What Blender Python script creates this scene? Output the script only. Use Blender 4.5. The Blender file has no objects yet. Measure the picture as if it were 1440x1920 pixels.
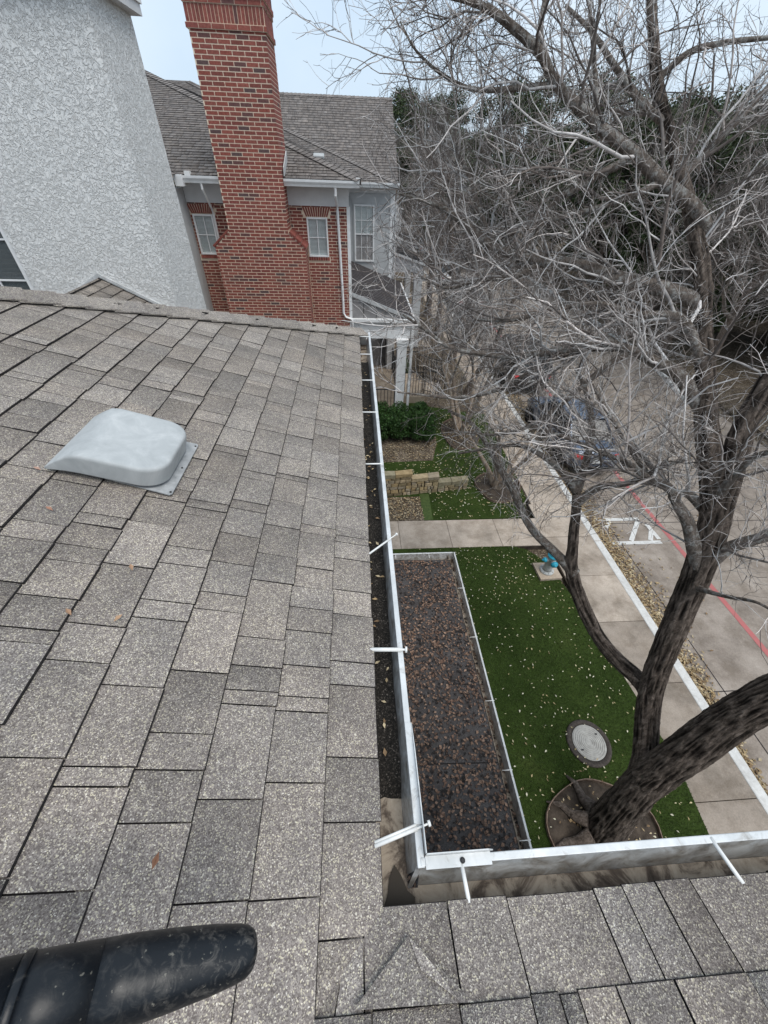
import bpy, math, random
import numpy as np
from mathutils import Vector, Matrix

scene = bpy.context.scene
RND = random.Random(7)
NP = np.random.default_rng(11)
R_ = math.radians

# ------------------------------------------------------------------ camera
CAM_Z = 6.8
cam_d = bpy.data.cameras.new("camera")
cam = bpy.data.objects.new("camera", cam_d)
scene.collection.objects.link(cam)
cam_d.sensor_fit = 'VERTICAL'
cam_d.sensor_height = 36.0
cam_d.sensor_width = 27.0
cam_d.lens = 36.0 * 721.0 / 1920.0
cam_d.clip_start = 0.02
cam_d.clip_end = 2000.0
CR = [[0.997725, 0.020473, -0.064231], [-0.061184, 0.675059, -0.735223], [0.028307, 0.737480, 0.674776]]
M = Matrix(CR).to_4x4()
M.translation = Vector((0, 0, CAM_Z))
cam.matrix_world = M
scene.camera = cam

# ------------------------------------------------------------------ world, sun, exposure
SUN_EL, SUN_AZ = 64.0, 140.0
world = bpy.data.worlds.new("World")
scene.world = world
world.use_nodes = True
wn, wl = world.node_tree.nodes, world.node_tree.links
wn.clear()
wo = wn.new("ShaderNodeOutputWorld")
bg = wn.new("ShaderNodeBackground")
sky = wn.new("ShaderNodeTexSky")
sky.sky_type = 'NISHITA'
sky.sun_disc = False
sky.sun_elevation = R_(SUN_EL)
sky.sun_rotation = R_(SUN_AZ)
sky.air_density = 1.0
sky.dust_density = 2.5
sky.ozone_density = 1.0
# an even overcast veil with soft, large cloud structure over the clear sky
tc = wn.new("ShaderNodeTexCoord")
cn = wn.new("ShaderNodeTexNoise")
cn.inputs["Scale"].default_value = 2.2
cn.inputs["Detail"].default_value = 5.0
cr = wn.new("ShaderNodeValToRGB")
cr.color_ramp.elements[0].position = 0.3
cr.color_ramp.elements[0].color = (4.7, 5.9, 7.2, 1)
cr.color_ramp.elements[1].position = 0.72
cr.color_ramp.elements[1].color = (6.7, 7.5, 8.3, 1)
mix = wn.new("ShaderNodeMix")
mix.data_type = 'RGBA'
mix.inputs[0].default_value = 0.86
wl.new(tc.outputs["Generated"], cn.inputs["Vector"])
wl.new(cn.outputs["Fac"], cr.inputs["Fac"])
wl.new(sky.outputs["Color"], mix.inputs[6])
wl.new(cr.outputs["Color"], mix.inputs[7])
wl.new(mix.outputs[2], bg.inputs["Color"])
bg.inputs["Strength"].default_value = 0.1
wl.new(bg.outputs["Background"], wo.inputs["Surface"])

sun_d = bpy.data.lights.new("sun", 'SUN')
sun_d.energy = 1.5
sun_d.angle = R_(40)
sun_d.color = (1.0, 0.95, 0.88)
sun = bpy.data.objects.new("sun", sun_d)
scene.collection.objects.link(sun)
sd = Vector((math.sin(R_(SUN_AZ)) * math.cos(R_(SUN_EL)), math.cos(R_(SUN_AZ)) * math.cos(R_(SUN_EL)), math.sin(R_(SUN_EL))))
sun.rotation_euler = sd.to_track_quat('Z', 'Y').to_euler()
sun.location = sd * 60

scene.view_settings.view_transform = 'Standard'
scene.view_settings.look = 'None'
scene.view_settings.gamma = 1.0
scene.view_settings.exposure = 0.52

# ------------------------------------------------------------------ materials
def N(nt, t, **kw):
    n = nt.nodes.new(t)
    for k, v in kw.items():
        setattr(n, k, v)
    return n

def base_mat(name, rough=0.8, metallic=0.0, spec=0.3):
    m = bpy.data.materials.new(name)
    m.use_nodes = True
    nt = m.node_tree
    b = nt.nodes["Principled BSDF"]
    b.inputs["Roughness"].default_value = rough
    b.inputs["Metallic"].default_value = metallic
    b.inputs["Specular IOR Level"].default_value = spec
    geo = N(nt, "ShaderNodeNewGeometry")
    return m, nt, b, geo.outputs["Position"]

def ramp(nt, fac, stops):
    r = N(nt, "ShaderNodeValToRGB")
    els = r.color_ramp.elements
    while len(els) < len(stops):
        els.new(0.5)
    for e, (p, c) in zip(els, stops):
        e.position = p
        e.color = (c[0], c[1], c[2], 1)
    nt.links.new(fac, r.inputs["Fac"])
    return r.outputs["Color"]

def noise(nt, vec, scale, detail=5, rough=0.55, dist=0.0, stretch=None):
    if stretch:
        mp = N(nt, "ShaderNodeMapping")
        mp.inputs["Scale"].default_value = stretch
        nt.links.new(vec, mp.inputs["Vector"])
        vec = mp.outputs["Vector"]
    n = N(nt, "ShaderNodeTexNoise")
    n.inputs["Scale"].default_value = scale
    n.inputs["Detail"].default_value = detail
    n.inputs["Roughness"].default_value = rough
    n.inputs["Distortion"].default_value = dist
    nt.links.new(vec, n.inputs["Vector"])
    return n.outputs["Fac"]

def voro(nt, vec, scale, feature='F1', out="Distance", rnd=1.0):
    v = N(nt, "ShaderNodeTexVoronoi", feature=feature)
    v.inputs["Scale"].default_value = scale
    v.inputs["Randomness"].default_value = rnd
    nt.links.new(vec, v.inputs["Vector"])
    return v.outputs[out]

def mixc(nt, a, b, fac, mode='MIX'):
    m = N(nt, "ShaderNodeMix", data_type='RGBA', blend_type=mode)
    for sock, val in ((m.inputs[0], fac), (m.inputs[6], a), (m.inputs[7], b)):
        if isinstance(val, (int, float)):
            sock.default_value = val
        elif isinstance(val, tuple):
            sock.default_value = (val[0], val[1], val[2], 1)
        else:
            nt.links.new(val, sock)
    return m.outputs[2]

def toned(nt, col):
    a = N(nt, "ShaderNodeAttribute", attribute_name="tone")
    return mixc(nt, col, a.outputs["Color"], 1.0, 'MULTIPLY')

def bump(nt, b, h, strength=0.3, dist=0.01):
    bp = N(nt, "ShaderNodeBump")
    bp.inputs["Strength"].default_value = strength
    bp.inputs["Distance"].default_value = dist
    nt.links.new(h, bp.inputs["Height"])
    nt.links.new(bp.outputs["Normal"], b.inputs["Normal"])

def simple(name, c1, c2, scale=6, rough=0.8, bs=0.0, bscale=40, bdist=0.005, tone=False, metallic=0.0, spec=0.3, detail=6, lo=0.3, hi=0.7, stretch=None):
    m, nt, b, P = base_mat(name, rough, metallic, spec)
    col = ramp(nt, noise(nt, P, scale, detail, stretch=stretch), [(lo, c1), (hi, c2)])
    if tone:
        col = toned(nt, col)
    nt.links.new(col, b.inputs["Base Color"])
    if bs:
        bump(nt, b, noise(nt, P, bscale, 4), bs, bdist)
    return m

def shingle_mat(name, gscale, k=1.0, far=False):
    m, nt, b, P = base_mat(name, 0.95, 0, 0.15)
    v = N(nt, "ShaderNodeTexVoronoi")
    v.inputs["Scale"].default_value = gscale
    nt.links.new(P, v.inputs["Vector"])
    sp = N(nt, "ShaderNodeSeparateColor")
    nt.links.new(v.outputs["Color"], sp.inputs["Color"])
    if far:
        g = ramp(nt, sp.outputs[0], [(0.0, (.17*k, .155*k, .148*k)), (1.0, (.27*k, .25*k, .238*k))])
    else:
        g = ramp(nt, sp.outputs[0], [(0.0, (.145*k, .128*k, .12*k)), (0.35, (.215*k, .192*k, .18*k)), (0.62, (.29*k, .264*k, .248*k)), (0.84, (.38*k, .35*k, .316*k)), (0.94, (.58*k, .54*k, .41*k)), (1.0, (.68*k, .65*k, .6*k))])
    patch = ramp(nt, noise(nt, P, 7, 5), [(0.3, (.82, .82, .83)), (0.7, (1.12, 1.1, 1.08))])
    col = mixc(nt, g, patch, 1.0, 'MULTIPLY')
    fine = ramp(nt, noise(nt, P, 60, 3), [(0.3, (.85, .85, .85)), (0.7, (1.12, 1.12, 1.12))])
    col = mixc(nt, col, fine, 1.0, 'MULTIPLY')
    nt.links.new(toned(nt, col), b.inputs["Base Color"])
    bump(nt, b, v.outputs["Distance"], 0.5, 0.003)
    return m

MT = {}
MT['shingle'] = shingle_mat("roof_granules", 450, 0.98)
MT['shingle_far'] = shingle_mat("far_roof_granules", 60, 0.95, True)
MT['asphalt_edge'] = simple("shingle_cut_edge", (.012, .011, .012), (.03, .027, .026), 60, 0.95)
MT['roof_felt'] = simple("roof_felt", (.02, .019, .019), (.045, .04, .04), 20, 0.95)

# painted gutter metal: chalky white, streaked grey-brown on the inside
def gutter_mat(name, dirt):
    m, nt, b, P = base_mat(name, 0.35, 0.15, 0.5)
    st = noise(nt, P, 9, 6, 0.65, 0.4)
    fine = noise(nt, P, 70, 4)
    col = ramp(nt, st, [(0.35, (.5, .52, .525)), (0.62, (.67, .685, .69))])
    d = ramp(nt, noise(nt, P, 14, 6, 0.7, 0.8), [(0.62 - dirt * .3, (0, 0, 0)), (0.8 - dirt * .2, (1, 1, 1))])
    dc = ramp(nt, fine, [(0.3, (.13, .11, .09)), (0.7, (.34, .31, .27))])
    col = mixc(nt, col, dc, d)
    nt.links.new(col, b.inputs["Base Color"])
    bump(nt, b, fine, 0.15, 0.002)
    return m
MT['gutter'] = gutter_mat("gutter_paint", 0.2)
MT['gutter_in'] = gutter_mat("gutter_stained_metal", 0.75)
MT['white'] = simple("white_trim_paint", (.72, .725, .725), (.83, .835, .835), 8, 0.5, 0.08, 60, 0.002)
MT['white_tube'] = simple("white_ferrule_paint", (.68, .68, .66), (.82, .82, .8), 30, 0.4)

# silt on the gutter floor: tan dried patches with dark wet edges
m, nt, b, P = base_mat("gutter_silt", 0.75)
col = ramp(nt, noise(nt, P, 11, 8, 0.68, 0.6), [(0.36, (.05, .038, .03)), (0.44, (.13, .1, .077)), (0.52, (.36, .3, .235)), (0.7, (.52, .45, .37))])
nt.links.new(col, b.inputs["Base Color"])
bump(nt, b, noise(nt, P, 90, 6), 0.5, 0.004)
MT['silt'] = m
m, nt, b, P = base_mat("black_roof_grit", 0.9)
v = voro(nt, P, 330, 'F1', "Color")
sp = N(nt, "ShaderNodeSeparateColor"); nt.links.new(v, sp.inputs["Color"])
col = ramp(nt, sp.outputs[0], [(0, (.006, .0055, .005)), (.75, (.022, .019, .016)), (.97, (.08, .07, .06)), (1, (.2, .18, .16))])
nt.links.new(col, b.inputs["Base Color"])
bump(nt, b, sp.outputs[1], 0.6, 0.004)
MT['grit'] = m

# rough trowelled stucco
m, nt, b, P = base_mat("trowelled_stucco", 0.85)
big = noise(nt, P, 7, 4, 0.6, 0.5)
rid = voro(nt, P, 17, 'SMOOTH_F1')
fine = noise(nt, P, 24, 5, 0.62, 0.9)
col = ramp(nt, fine, [(0.35, (.72, .725, .715)), (0.65, (.8, .8, .785))])
nt.links.new(col, b.inputs["Base Color"])
ad = N(nt, "ShaderNodeMath", operation='MULTIPLY_ADD')
crisp = ramp(nt, fine, [(0.45, (0, 0, 0)), (0.56, (1, 1, 1))])
nt.links.new(crisp, ad.inputs[0]); ad.inputs[1].default_value = 0.8
nt.links.new(big, ad.inputs[2])
bump(nt, b, ad.outputs[0], 0.7, 0.026)
MT['stucco'] = m

MT['brick'] = simple("red_brick", (.18, .055, .043), (.31, .108, .085), 28, 0.85, 0.35, 160, 0.004, tone=True)
MT['mortar'] = simple("cream_mortar", (.68, .55, .42), (.82, .69, .55), 22, 0.95, 0.3, 120, 0.003)
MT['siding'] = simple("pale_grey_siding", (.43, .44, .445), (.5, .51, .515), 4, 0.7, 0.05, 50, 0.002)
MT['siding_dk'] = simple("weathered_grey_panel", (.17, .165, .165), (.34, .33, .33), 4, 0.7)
MT['trim_grey'] = simple("grey_frieze_paint", (.6, .6, .6), (.68, .68, .68), 5, 0.6)
MT['blind'] = simple("window_blind_slat", (.84, .9, .88), (.92, .95, .94), 8, 0.5, tone=True)
MT['metal_roof'] = simple("dark_ribbed_metal", (.022, .02, .021), (.05, .045, .046), 5, 0.75, spec=0.12)
MT['rib'] = simple("ribbed_metal_crest", (.05, .045, .046), (.09, .082, .084), 5, 0.75, spec=0.12)
MT['iron'] = simple("black_iron", (.012, .012, .013), (.03, .03, .032), 20, 0.5)
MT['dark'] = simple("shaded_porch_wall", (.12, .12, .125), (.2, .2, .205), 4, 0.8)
m, nt, b, P = base_mat("window_glass", 0.06, 0, 0.5)
b.inputs["Base Color"].default_value = (.02, .025, .028, 1)
MT['glass'] = m
m, nt, b, P = base_mat("clear_pane", 0.04, 0, 0.5)
b.inputs["Base Color"].default_value = (.35, .4, .42, 1)
b.inputs["Alpha"].default_value = 0.12
MT['pane'] = m

# concrete
def concrete(name, c1, c2, c3, tone=False):
    m, nt, b, P = base_mat(name, 0.9)
    a = ramp(nt, noise(nt, P, 1.3, 8, 0.68, 0.1), [(0.3, c1), (0.52, c2), (0.72, c3)])
    f = ramp(nt, noise(nt, P, 45, 5), [(0.3, (.85, .85, .85)), (0.7, (1.1, 1.1, 1.1))])
    st = ramp(nt, noise(nt, P, 2.2, 9, 0.72, 0.15), [(0.36, (.6, .57, .53)), (0.56, (1, 1, 1))])
    col = mixc(nt, mixc(nt, a, f, 1.0, 'MULTIPLY'), st, 0.75, 'MULTIPLY')
    if tone:
        col = toned(nt, col)
    nt.links.new(col, b.inputs["Base Color"])
    bump(nt, b, noise(nt, P, 120, 5), 0.3, 0.003)
    return m
MT['walk'] = concrete("sidewalk_concrete", (.3, .255, .21), (.46, .39, .325), (.56, .48, .4), True)
MT['road'] = concrete("drive_concrete", (.2, .168, .142), (.3, .256, .218), (.38, .33, .285))
MT['pad'] = concrete("pad_concrete", (.36, .29, .22), (.44, .36, .28), (.5, .42, .34))

def paint(name, c, under, wear):
    m, nt, b, P = base_mat(name, 0.75)
    w = ramp(nt, noise(nt, P, 16, 8, 0.75, 0.5), [(0.42 - wear * .1, (1, 1, 1)), (0.62 - wear * .1 + .1, (0, 0, 0))])
    f = ramp(nt, noise(nt, P, 3, 6), [(0.3, tuple(x * .8 for x in c)), (0.7, c)])
    inv = N(nt, "ShaderNodeInvert"); nt.links.new(w, inv.inputs["Color"])
    nt.links.new(mixc(nt, f, under, w) if wear > 0.5 else mixc(nt, f, under, mixc(nt, (0, 0, 0), w, 0.35)), b.inputs["Base Color"])
    return m
MT['paint_white'] = paint("worn_white_paint", (.74, .74, .72), (.24, .21, .18), 0.2)
MT['paint_red'] = paint("worn_red_paint", (.5, .13, .13), (.24, .2, .175), 0.3)

m, nt, b, P = base_mat("turf", 0.95, 0, 0.1)
col = ramp(nt, noise(nt, P, 0.9, 8, 0.72), [(0.3, (.025, .046, .01)), (0.55, (.048, .079, .019)), (0.75, (.085, .112, .034))])
f = ramp(nt, noise(nt, P, 120, 4, 0.7), [(0.3, (.4, .42, .4)), (0.7, (1.45, 1.4, 1.3))])
nt.links.new(mixc(nt, col, f, 1.0, 'MULTIPLY'), b.inputs["Base Color"])
bump(nt, b, noise(nt, P, 170, 4), 0.8, 0.02)
MT['turf'] = m
MT['blade'] = simple("grass_blade", (.04, .068, .016), (.09, .128, .036), 30, 0.8, tone=True)
m, nt, b, P = base_mat("leafy_mulch", 0.95, 0, 0.1)
v = voro(nt, P, 38, 'F1', "Color")
sp = N(nt, "ShaderNodeSeparateColor"); nt.links.new(v, sp.inputs["Color"])
col = ramp(nt, sp.outputs[0], [(0, (.06, .046, .036)), (.5, (.14, .11, .082)), (.85, (.24, .2, .15)), (1, (.36, .31, .24))])
f = ramp(nt, noise(nt, P, 2.5, 6), [(0.35, (.6, .58, .55)), (0.65, (1.1, 1.1, 1.1))])
nt.links.new(mixc(nt, col, f, 1.0, 'MULTIPLY'), b.inputs["Base Color"])
bump(nt, b, sp.outputs[1], 0.7, 0.02)
MT['mulch'] = m
MT['soil'] = simple("dark_soil", (.03, .023, .018), (.1, .078, .06), 9, 0.95, 0.7, 40, 0.02, detail=9)
MT['leaf'] = simple("dry_leaf", (.8, .8, .8), (1, 1, 1), 40, 0.7, tone=True)
MT['stone'] = simple("limestone_block", (.3, .245, .165), (.5, .42, .31), 10, 0.9, 0.7, 30, 0.02, tone=True, detail=8)
MT['rust'] = simple("rusty_steel_edging", (.12, .075, .05), (.27, .2, .16), 25, 0.8)
MT['wet_roof'] = None
m, nt, b, P = base_mat("leaf_stained_roofing", 0.7, 0, 0.35)
v = voro(nt, P, 260, 'F1', "Color")
sp = N(nt, "ShaderNodeSeparateColor"); nt.links.new(v, sp.inputs["Color"])
col = ramp(nt, sp.outputs[0], [(0, (.03, .028, .028)), (.6, (.062, .058, .057)), (1, (.12, .112, .11))])
f = ramp(nt, noise(nt, P, 4, 8, 0.7), [(0.3, (.55, .5, .48)), (0.7, (1.25, 1.25, 1.27))])
nt.links.new(mixc(nt, col, f, 1.0, 'MULTIPLY'), b.inputs["Base Color"])
MT['wet_roof'] = m

def bark(name, c1, c2, c3, sc, lichen, lc):
    m, nt, b, P = base_mat(name, 0.95, 0, 0.1)
    n1 = noise(nt, P, sc, 8, 0.7, 0.6, stretch=(1, 1, .28))
    col = ramp(nt, n1, [(0.3, c1), (0.5, c2), (0.72, c3)])
    li = ramp(nt, noise(nt, P, sc * .35, 6, 0.7), [(0.62 - lichen * .25, (0, 0, 0)), (0.72 - lichen * .2, (1, 1, 1))])
    col = mixc(nt, col, lc, mixc(nt, (0, 0, 0), li, 0.75))
    nt.links.new(toned(nt, col), b.inputs["Base Color"])
    bump(nt, b, noise(nt, P, sc * 1.6, 8, 0.7, 0.5, stretch=(1, 1, .35)), 1.0, 0.035)
    return m
MT['bark'] = bark("ridged_bark", (.034, .027, .022), (.15, .12, .1), (.29, .24, .205), 26, 0.0, (.13, .13, .105))
MT['limb'] = bark("lichen_limb_bark", (.07, .058, .048), (.18, .15, .128), (.32, .28, .245), 40, 0.5, (.44, .44, .42))
MT['myrtle'] = bark("smooth_tan_bark", (.19, .145, .11), (.33, .26, .2), (.46, .38, .3), 18, 0.2, (.3, .28, .24))
MT['twig'] = simple("twig_bark", (.36, .335, .32), (.6, .575, .56), 14, 0.85, tone=True)
MT['foliage'] = simple("evergreen_leaf", (.025, .042, .018), (.062, .085, .036), 3, 0.7, tone=True)
MT['hedge'] = simple("hedge_leaf", (.018, .05, .013), (.045, .1, .025), 6, 0.6, tone=True)

# ------------------------------------------------------------------ mesh helpers
COL = scene.collection

def link_parent(o, parent):
    if parent is not None:
        o.parent = parent
        if parent.type == 'EMPTY':
            o.matrix_parent_inverse = Matrix.Translation(-parent.location)

def raw_mesh(name, V, F, mats, tone=None, mi=None, smooth=False):
    me = bpy.data.meshes.new(name)
    V = np.asarray(V, dtype=np.float32).reshape(-1, 3)
    if isinstance(F, np.ndarray):
        n, k = F.shape
        me.vertices.add(len(V)); me.vertices.foreach_set("co", V.ravel())
        me.loops.add(n * k); me.loops.foreach_set("vertex_index", F.astype(np.int32).ravel())
        me.polygons.add(n)
        me.polygons.foreach_set("loop_start", np.arange(0, n * k, k, dtype=np.int32))
        me.update(calc_edges=True)
    else:
        me.from_pydata([tuple(map(float, p)) for p in V], [], F)
    for mm in (mats if isinstance(mats, (list, tuple)) else [mats]):
        me.materials.append(mm)
    if mi is not None:
        me.polygons.foreach_set("material_index", np.asarray(mi, dtype=np.int32))
    at = me.attributes.new("tone", 'FLOAT_COLOR', 'POINT')
    nv = len(V)
    if tone is None:
        t = np.ones((nv, 4), dtype=np.float32)
    else:
        t = np.asarray(tone, dtype=np.float32)
        if t.ndim == 0:
            t = np.full((nv,), float(t), dtype=np.float32)
        if t.ndim == 1 and len(t) == 3 and nv != 3:
            t = np.tile(t, (nv, 1))
        if t.ndim == 1:
            t = np.repeat(t[:, None], 3, 1)
        t = np.concatenate([t, np.ones((nv, 1), dtype=np.float32)], 1)
    at.data.foreach_set("color", t.ravel())
    if smooth:
        me.polygons.foreach_set("use_smooth", np.ones(len(me.polygons), dtype=bool))
    me.update()
    return me

def put(name, me, parent=None, loc=None):
    o = bpy.data.objects.new(name, me)
    COL.objects.link(o)
    link_parent(o, parent)
    if loc is not None:
        o.location = loc
    return o

def thing(name, label, cat, loc=(0, 0, 0), group=None):
    o = bpy.data.objects.new(name, None)
    o.empty_display_size = 0.2
    COL.objects.link(o)
    o.location = loc
    o["label"] = label
    o["category"] = cat
    if group:
        o["group"] = group
    return o

def tag(o, label, cat, group=None, kind=None):
    o["label"] = label
    o["category"] = cat
    if group:
        o["group"] = group
    if kind:
        o["kind"] = kind
    return o

def structure(o, label=None, cat=None):
    o["kind"] = "structure"
    if label:
        o["label"] = label
    if cat:
        o["category"] = cat
    return o

class MB:
    def __init__(s):
        s.V, s.F, s.M, s.T = [], [], [], []
    def add(s, vs, fs, mi=0, tone=1.0):
        o = len(s.V)
        s.V.extend([tuple(v) for v in vs])
        t = tone if isinstance(tone, (tuple, list)) else (tone, tone, tone)
        s.T.extend([t] * len(vs))
        for f in fs:
            s.F.append(tuple(o + i for i in f)); s.M.append(mi)
        return s
    def box(s, x0, x1, y0, y1, z0, z1, mi=0, tone=1.0):
        v = [(x0, y0, z0), (x1, y0, z0), (x1, y1, z0), (x0, y1, z0), (x0, y0, z1), (x1, y0, z1), (x1, y1, z1), (x0, y1, z1)]
        f = [(0, 3, 2, 1), (4, 5, 6, 7), (0, 1, 5, 4), (1, 2, 6, 5), (2, 3, 7, 6), (3, 0, 4, 7)]
        return s.add(v, f, mi, tone)
    def obox(s, c, a, b, d, mi=0, tone=1.0):      # centre and three half-extent vectors
        c, a, b, d = (Vector(q) for q in (c, a, b, d))
        v = [c - a - b - d, c + a - b - d, c + a + b - d, c - a + b - d, c - a - b + d, c + a - b + d, c + a + b + d, c - a + b + d]
        f = [(0, 3, 2, 1), (4, 5, 6, 7), (0, 1, 5, 4), (1, 2, 6, 5), (2, 3, 7, 6), (3, 0, 4, 7)]
        return s.add(v, f, mi, tone)
    def prism(s, pts, ext, mi=0, tone=1.0):       # planar polygon swept along ext
        e = Vector(ext); n = len(pts)
        v = [Vector(p) for p in pts] + [Vector(p) + e for p in pts]
        f = [tuple(range(n))[::-1], tuple(range(n, 2 * n))] + [(i, (i + 1) % n, n + (i + 1) % n, n + i) for i in range(n)]
        return s.add(v, f, mi, tone)
    def tube(s, pts, rad, sides=8, mi=0, tone=1.0, cap=True):
        pts = [Vector(p) for p in pts]; n = len(pts)
        if isinstance(rad, (int, float)):
            rad = [rad] * n
        vs, fs = [], []
        for i, p in enumerate(pts):
            t = (pts[min(i + 1, n - 1)] - pts[max(i - 1, 0)]).normalized()
            ref = Vector((0, 0, 1)) if abs(t.z) < 0.9 else Vector((1, 0, 0))
            u = t.cross(ref).normalized(); w = t.cross(u)
            for k in range(sides):
                a = 2 * math.pi * k / sides
                vs.append(p + (u * math.cos(a) + w * math.sin(a)) * rad[i])
        for i in range(n - 1):
            for k in range(sides):
                k2 = (k + 1) % sides
                fs.append((i * sides + k, i * sides + k2, (i + 1) * sides + k2, (i + 1) * sides + k))
        if cap:
            fs.append(tuple(range(sides))[::-1]); fs.append(tuple((n - 1) * sides + k for k in range(sides)))
        return s.add(vs, fs, mi, tone)
    def lathe(s, c, prof, sides=24, axis='Z', mi=0, tone=1.0):
        c = Vector(c); vs, fs = [], []
        for r, h in prof:
            for k in range(sides):
                a = 2 * math.pi * k / sides
                p = {'Z': (r * math.cos(a), r * math.sin(a), h), 'X': (h, r * math.cos(a), r * math.sin(a)), 'Y': (r * math.cos(a), h, r * math.sin(a))}[axis]
                vs.append(c + Vector(p))
        n = len(prof)
        for i in range(n - 1):
            for k in range(sides):
                k2 = (k + 1) % sides
                fs.append((i * sides + k, i * sides + k2, (i + 1) * sides + k2, (i + 1) * sides + k))
        fs.append(tuple(range(sides))[::-1]); fs.append(tuple((n - 1) * sides + k for k in range(sides)))
        return s.add(vs, fs, mi, tone)
    def build(s, name, mats, parent=None, smooth=False, bevel=0.0, seg=2):
        me = raw_mesh(name, s.V, s.F, mats, np.array(s.T, dtype=np.float32), s.M, smooth)
        o = put(name, me, parent)
        if bevel:
            b = o.modifiers.new("bevel", 'BEVEL')
            b.width = bevel; b.segments = seg; b.limit_method = 'ANGLE'
        return o

def fix_normals(o):
    import bmesh
    bm = bmesh.new(); bm.from_mesh(o.data)
    bmesh.ops.recalc_face_normals(bm, faces=bm.faces)
    bm.to_mesh(o.data); bm.free()
    return o

# value noise in numpy, for bark relief
_LAT = NP.random((32, 32, 32))
def vnoise(p):
    p = np.asarray(p); i = np.floor(p).astype(int); f = p - i
    f = f * f * (3 - 2 * f)
    def L(a, b, c): return _LAT[(i[..., 0] + a) & 31, (i[..., 1] + b) & 31, (i[..., 2] + c) & 31]
    x, y, z = f[..., 0], f[..., 1], f[..., 2]
    c00 = L(0, 0, 0) * (1 - x) + L(1, 0, 0) * x; c10 = L(0, 1, 0) * (1 - x) + L(1, 1, 0) * x
    c01 = L(0, 0, 1) * (1 - x) + L(1, 0, 1) * x; c11 = L(0, 1, 1) * (1 - x) + L(1, 1, 1) * x
    return (c00 * (1 - y) + c10 * y) * (1 - z) + (c01 * (1 - y) + c11 * y) * z

# ================================================================== GROUND
ROADZ = -0.12
def sheet(name, pts, z, mat, parent=None, thick=0.0, tone=1.0):
    n = len(pts)
    if thick:
        mb = MB().prism([(x, y, z - thick) for x, y in pts], (0, 0, thick), 0, tone)
        return fix_normals(mb.build(name, mat, parent))
    return put(name, raw_mesh(name, [(x, y, z) for x, y in pts], [tuple(range(n))], mat, np.float32(tone)), parent)

structure(sheet("ground", [(-400, -400), (400, -400), (400, 600), (-400, 600)], -0.16, MT['mulch']))
road = structure(sheet("road", [(5.9, -30), (14.0, -30), (14.0, 18), (14.4, 26), (14.4, 120), (5.9, 120)], ROADZ, MT['road'], None, 0.03))
# joints sawn in the drive concrete
for y in (-1.2, 2.55, 6.9, 11.2, 15.5, 20, 25, 30):
    MB().box(6.0, 13.9, y - .008, y + .008, ROADZ + .001, ROADZ + .005).build("road_joint", MT['roof_felt'], road)
MB().box(6.52, 6.536, -5, 60, ROADZ + .001, ROADZ + .005).build("road_joint", MT['roof_felt'], road)

# kerbs, in cast lengths
kerb = structure(MB().box(5.80, 5.975, -30, 118, -0.16, -0.012).build("kerb", MT['walk']))
y = -6.0
while y < 60:
    L = 3.05
    MB().box(5.785, 5.972, y + .006, y + L - .006, -0.14, 0.004, 0).build("kerb_stone", MT['paint_white'], kerb, bevel=.02)
    y += L
kerb_far = structure(MB().box(14.4, 14.58, 18, 60, -0.16, 0.0).build("kerb_across_road", MT['paint_white']))
kerb_far2 = structure(MB().obox((13.9, 16.2, -.07), (.09, 0, 0), (.55, 2.6, 0), (0, 0, .08)).build("kerb_across_road", MT['paint_white']))
structure(sheet("verge_across_road", [(14.5, -30), (80, -30), (80, 140), (14.5, 140)], -0.02, MT['mulch'], None, 0.1))

# sidewalk slabs
walk = structure(sheet("sidewalk", [(4.64, -8), (5.79, -8), (5.79, 90), (4.64, 90)], -0.02, MT['soil'], None, 0.12))
js = [-3.9, -2.65, -1.4, -.2, .985, 2.70, 3.96, 5.14, 6.36]
while js[-1] < 60:
    js.append(js[-1] + 1.24)
def walk_left(y):
    if y < 4.4: return 4.74
    return 4.70
for a, b in zip(js[:-1], js[1:]):
    t = RND.uniform(.86, 1.08)
    if b < 4.3: t *= .82
    xl = 4.68 if a > 7.2 else 4.6
    sheet("paving_slab", [(xl, a + .006), (5.78, a + .006), (5.78, b - .006), (xl, b - .006)], 0.0 + RND.uniform(-.002, .003), MT['walk'], walk, 0.06, t)
path = structure(sheet("garden_path", [(-3, 6.095), (4.6, 6.095), (4.6, 7.05), (-3, 7.05)], -0.02, MT['soil'], None, 0.12))
px = [-1.7, -.35, .98, 2.22, 3.45, 4.6]
for a, b in zip(px[:-1], px[1:]):
    sheet("paving_slab", [(a + .005, 6.1), (b - .005, 6.1), (b - .005, 7.045), (a + .005, 7.045)], 0.003, MT['walk'], path, 0.06, RND.uniform(.98, 1.1))
for a, b in ((19.5, 22.0), (26, 28)):
    structure(sheet("garden_path", [(2.5, a), (4.67, a), (4.67, b), (2.5, b)], 0.006, MT['walk'], None, 0.06, 1.0))

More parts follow.
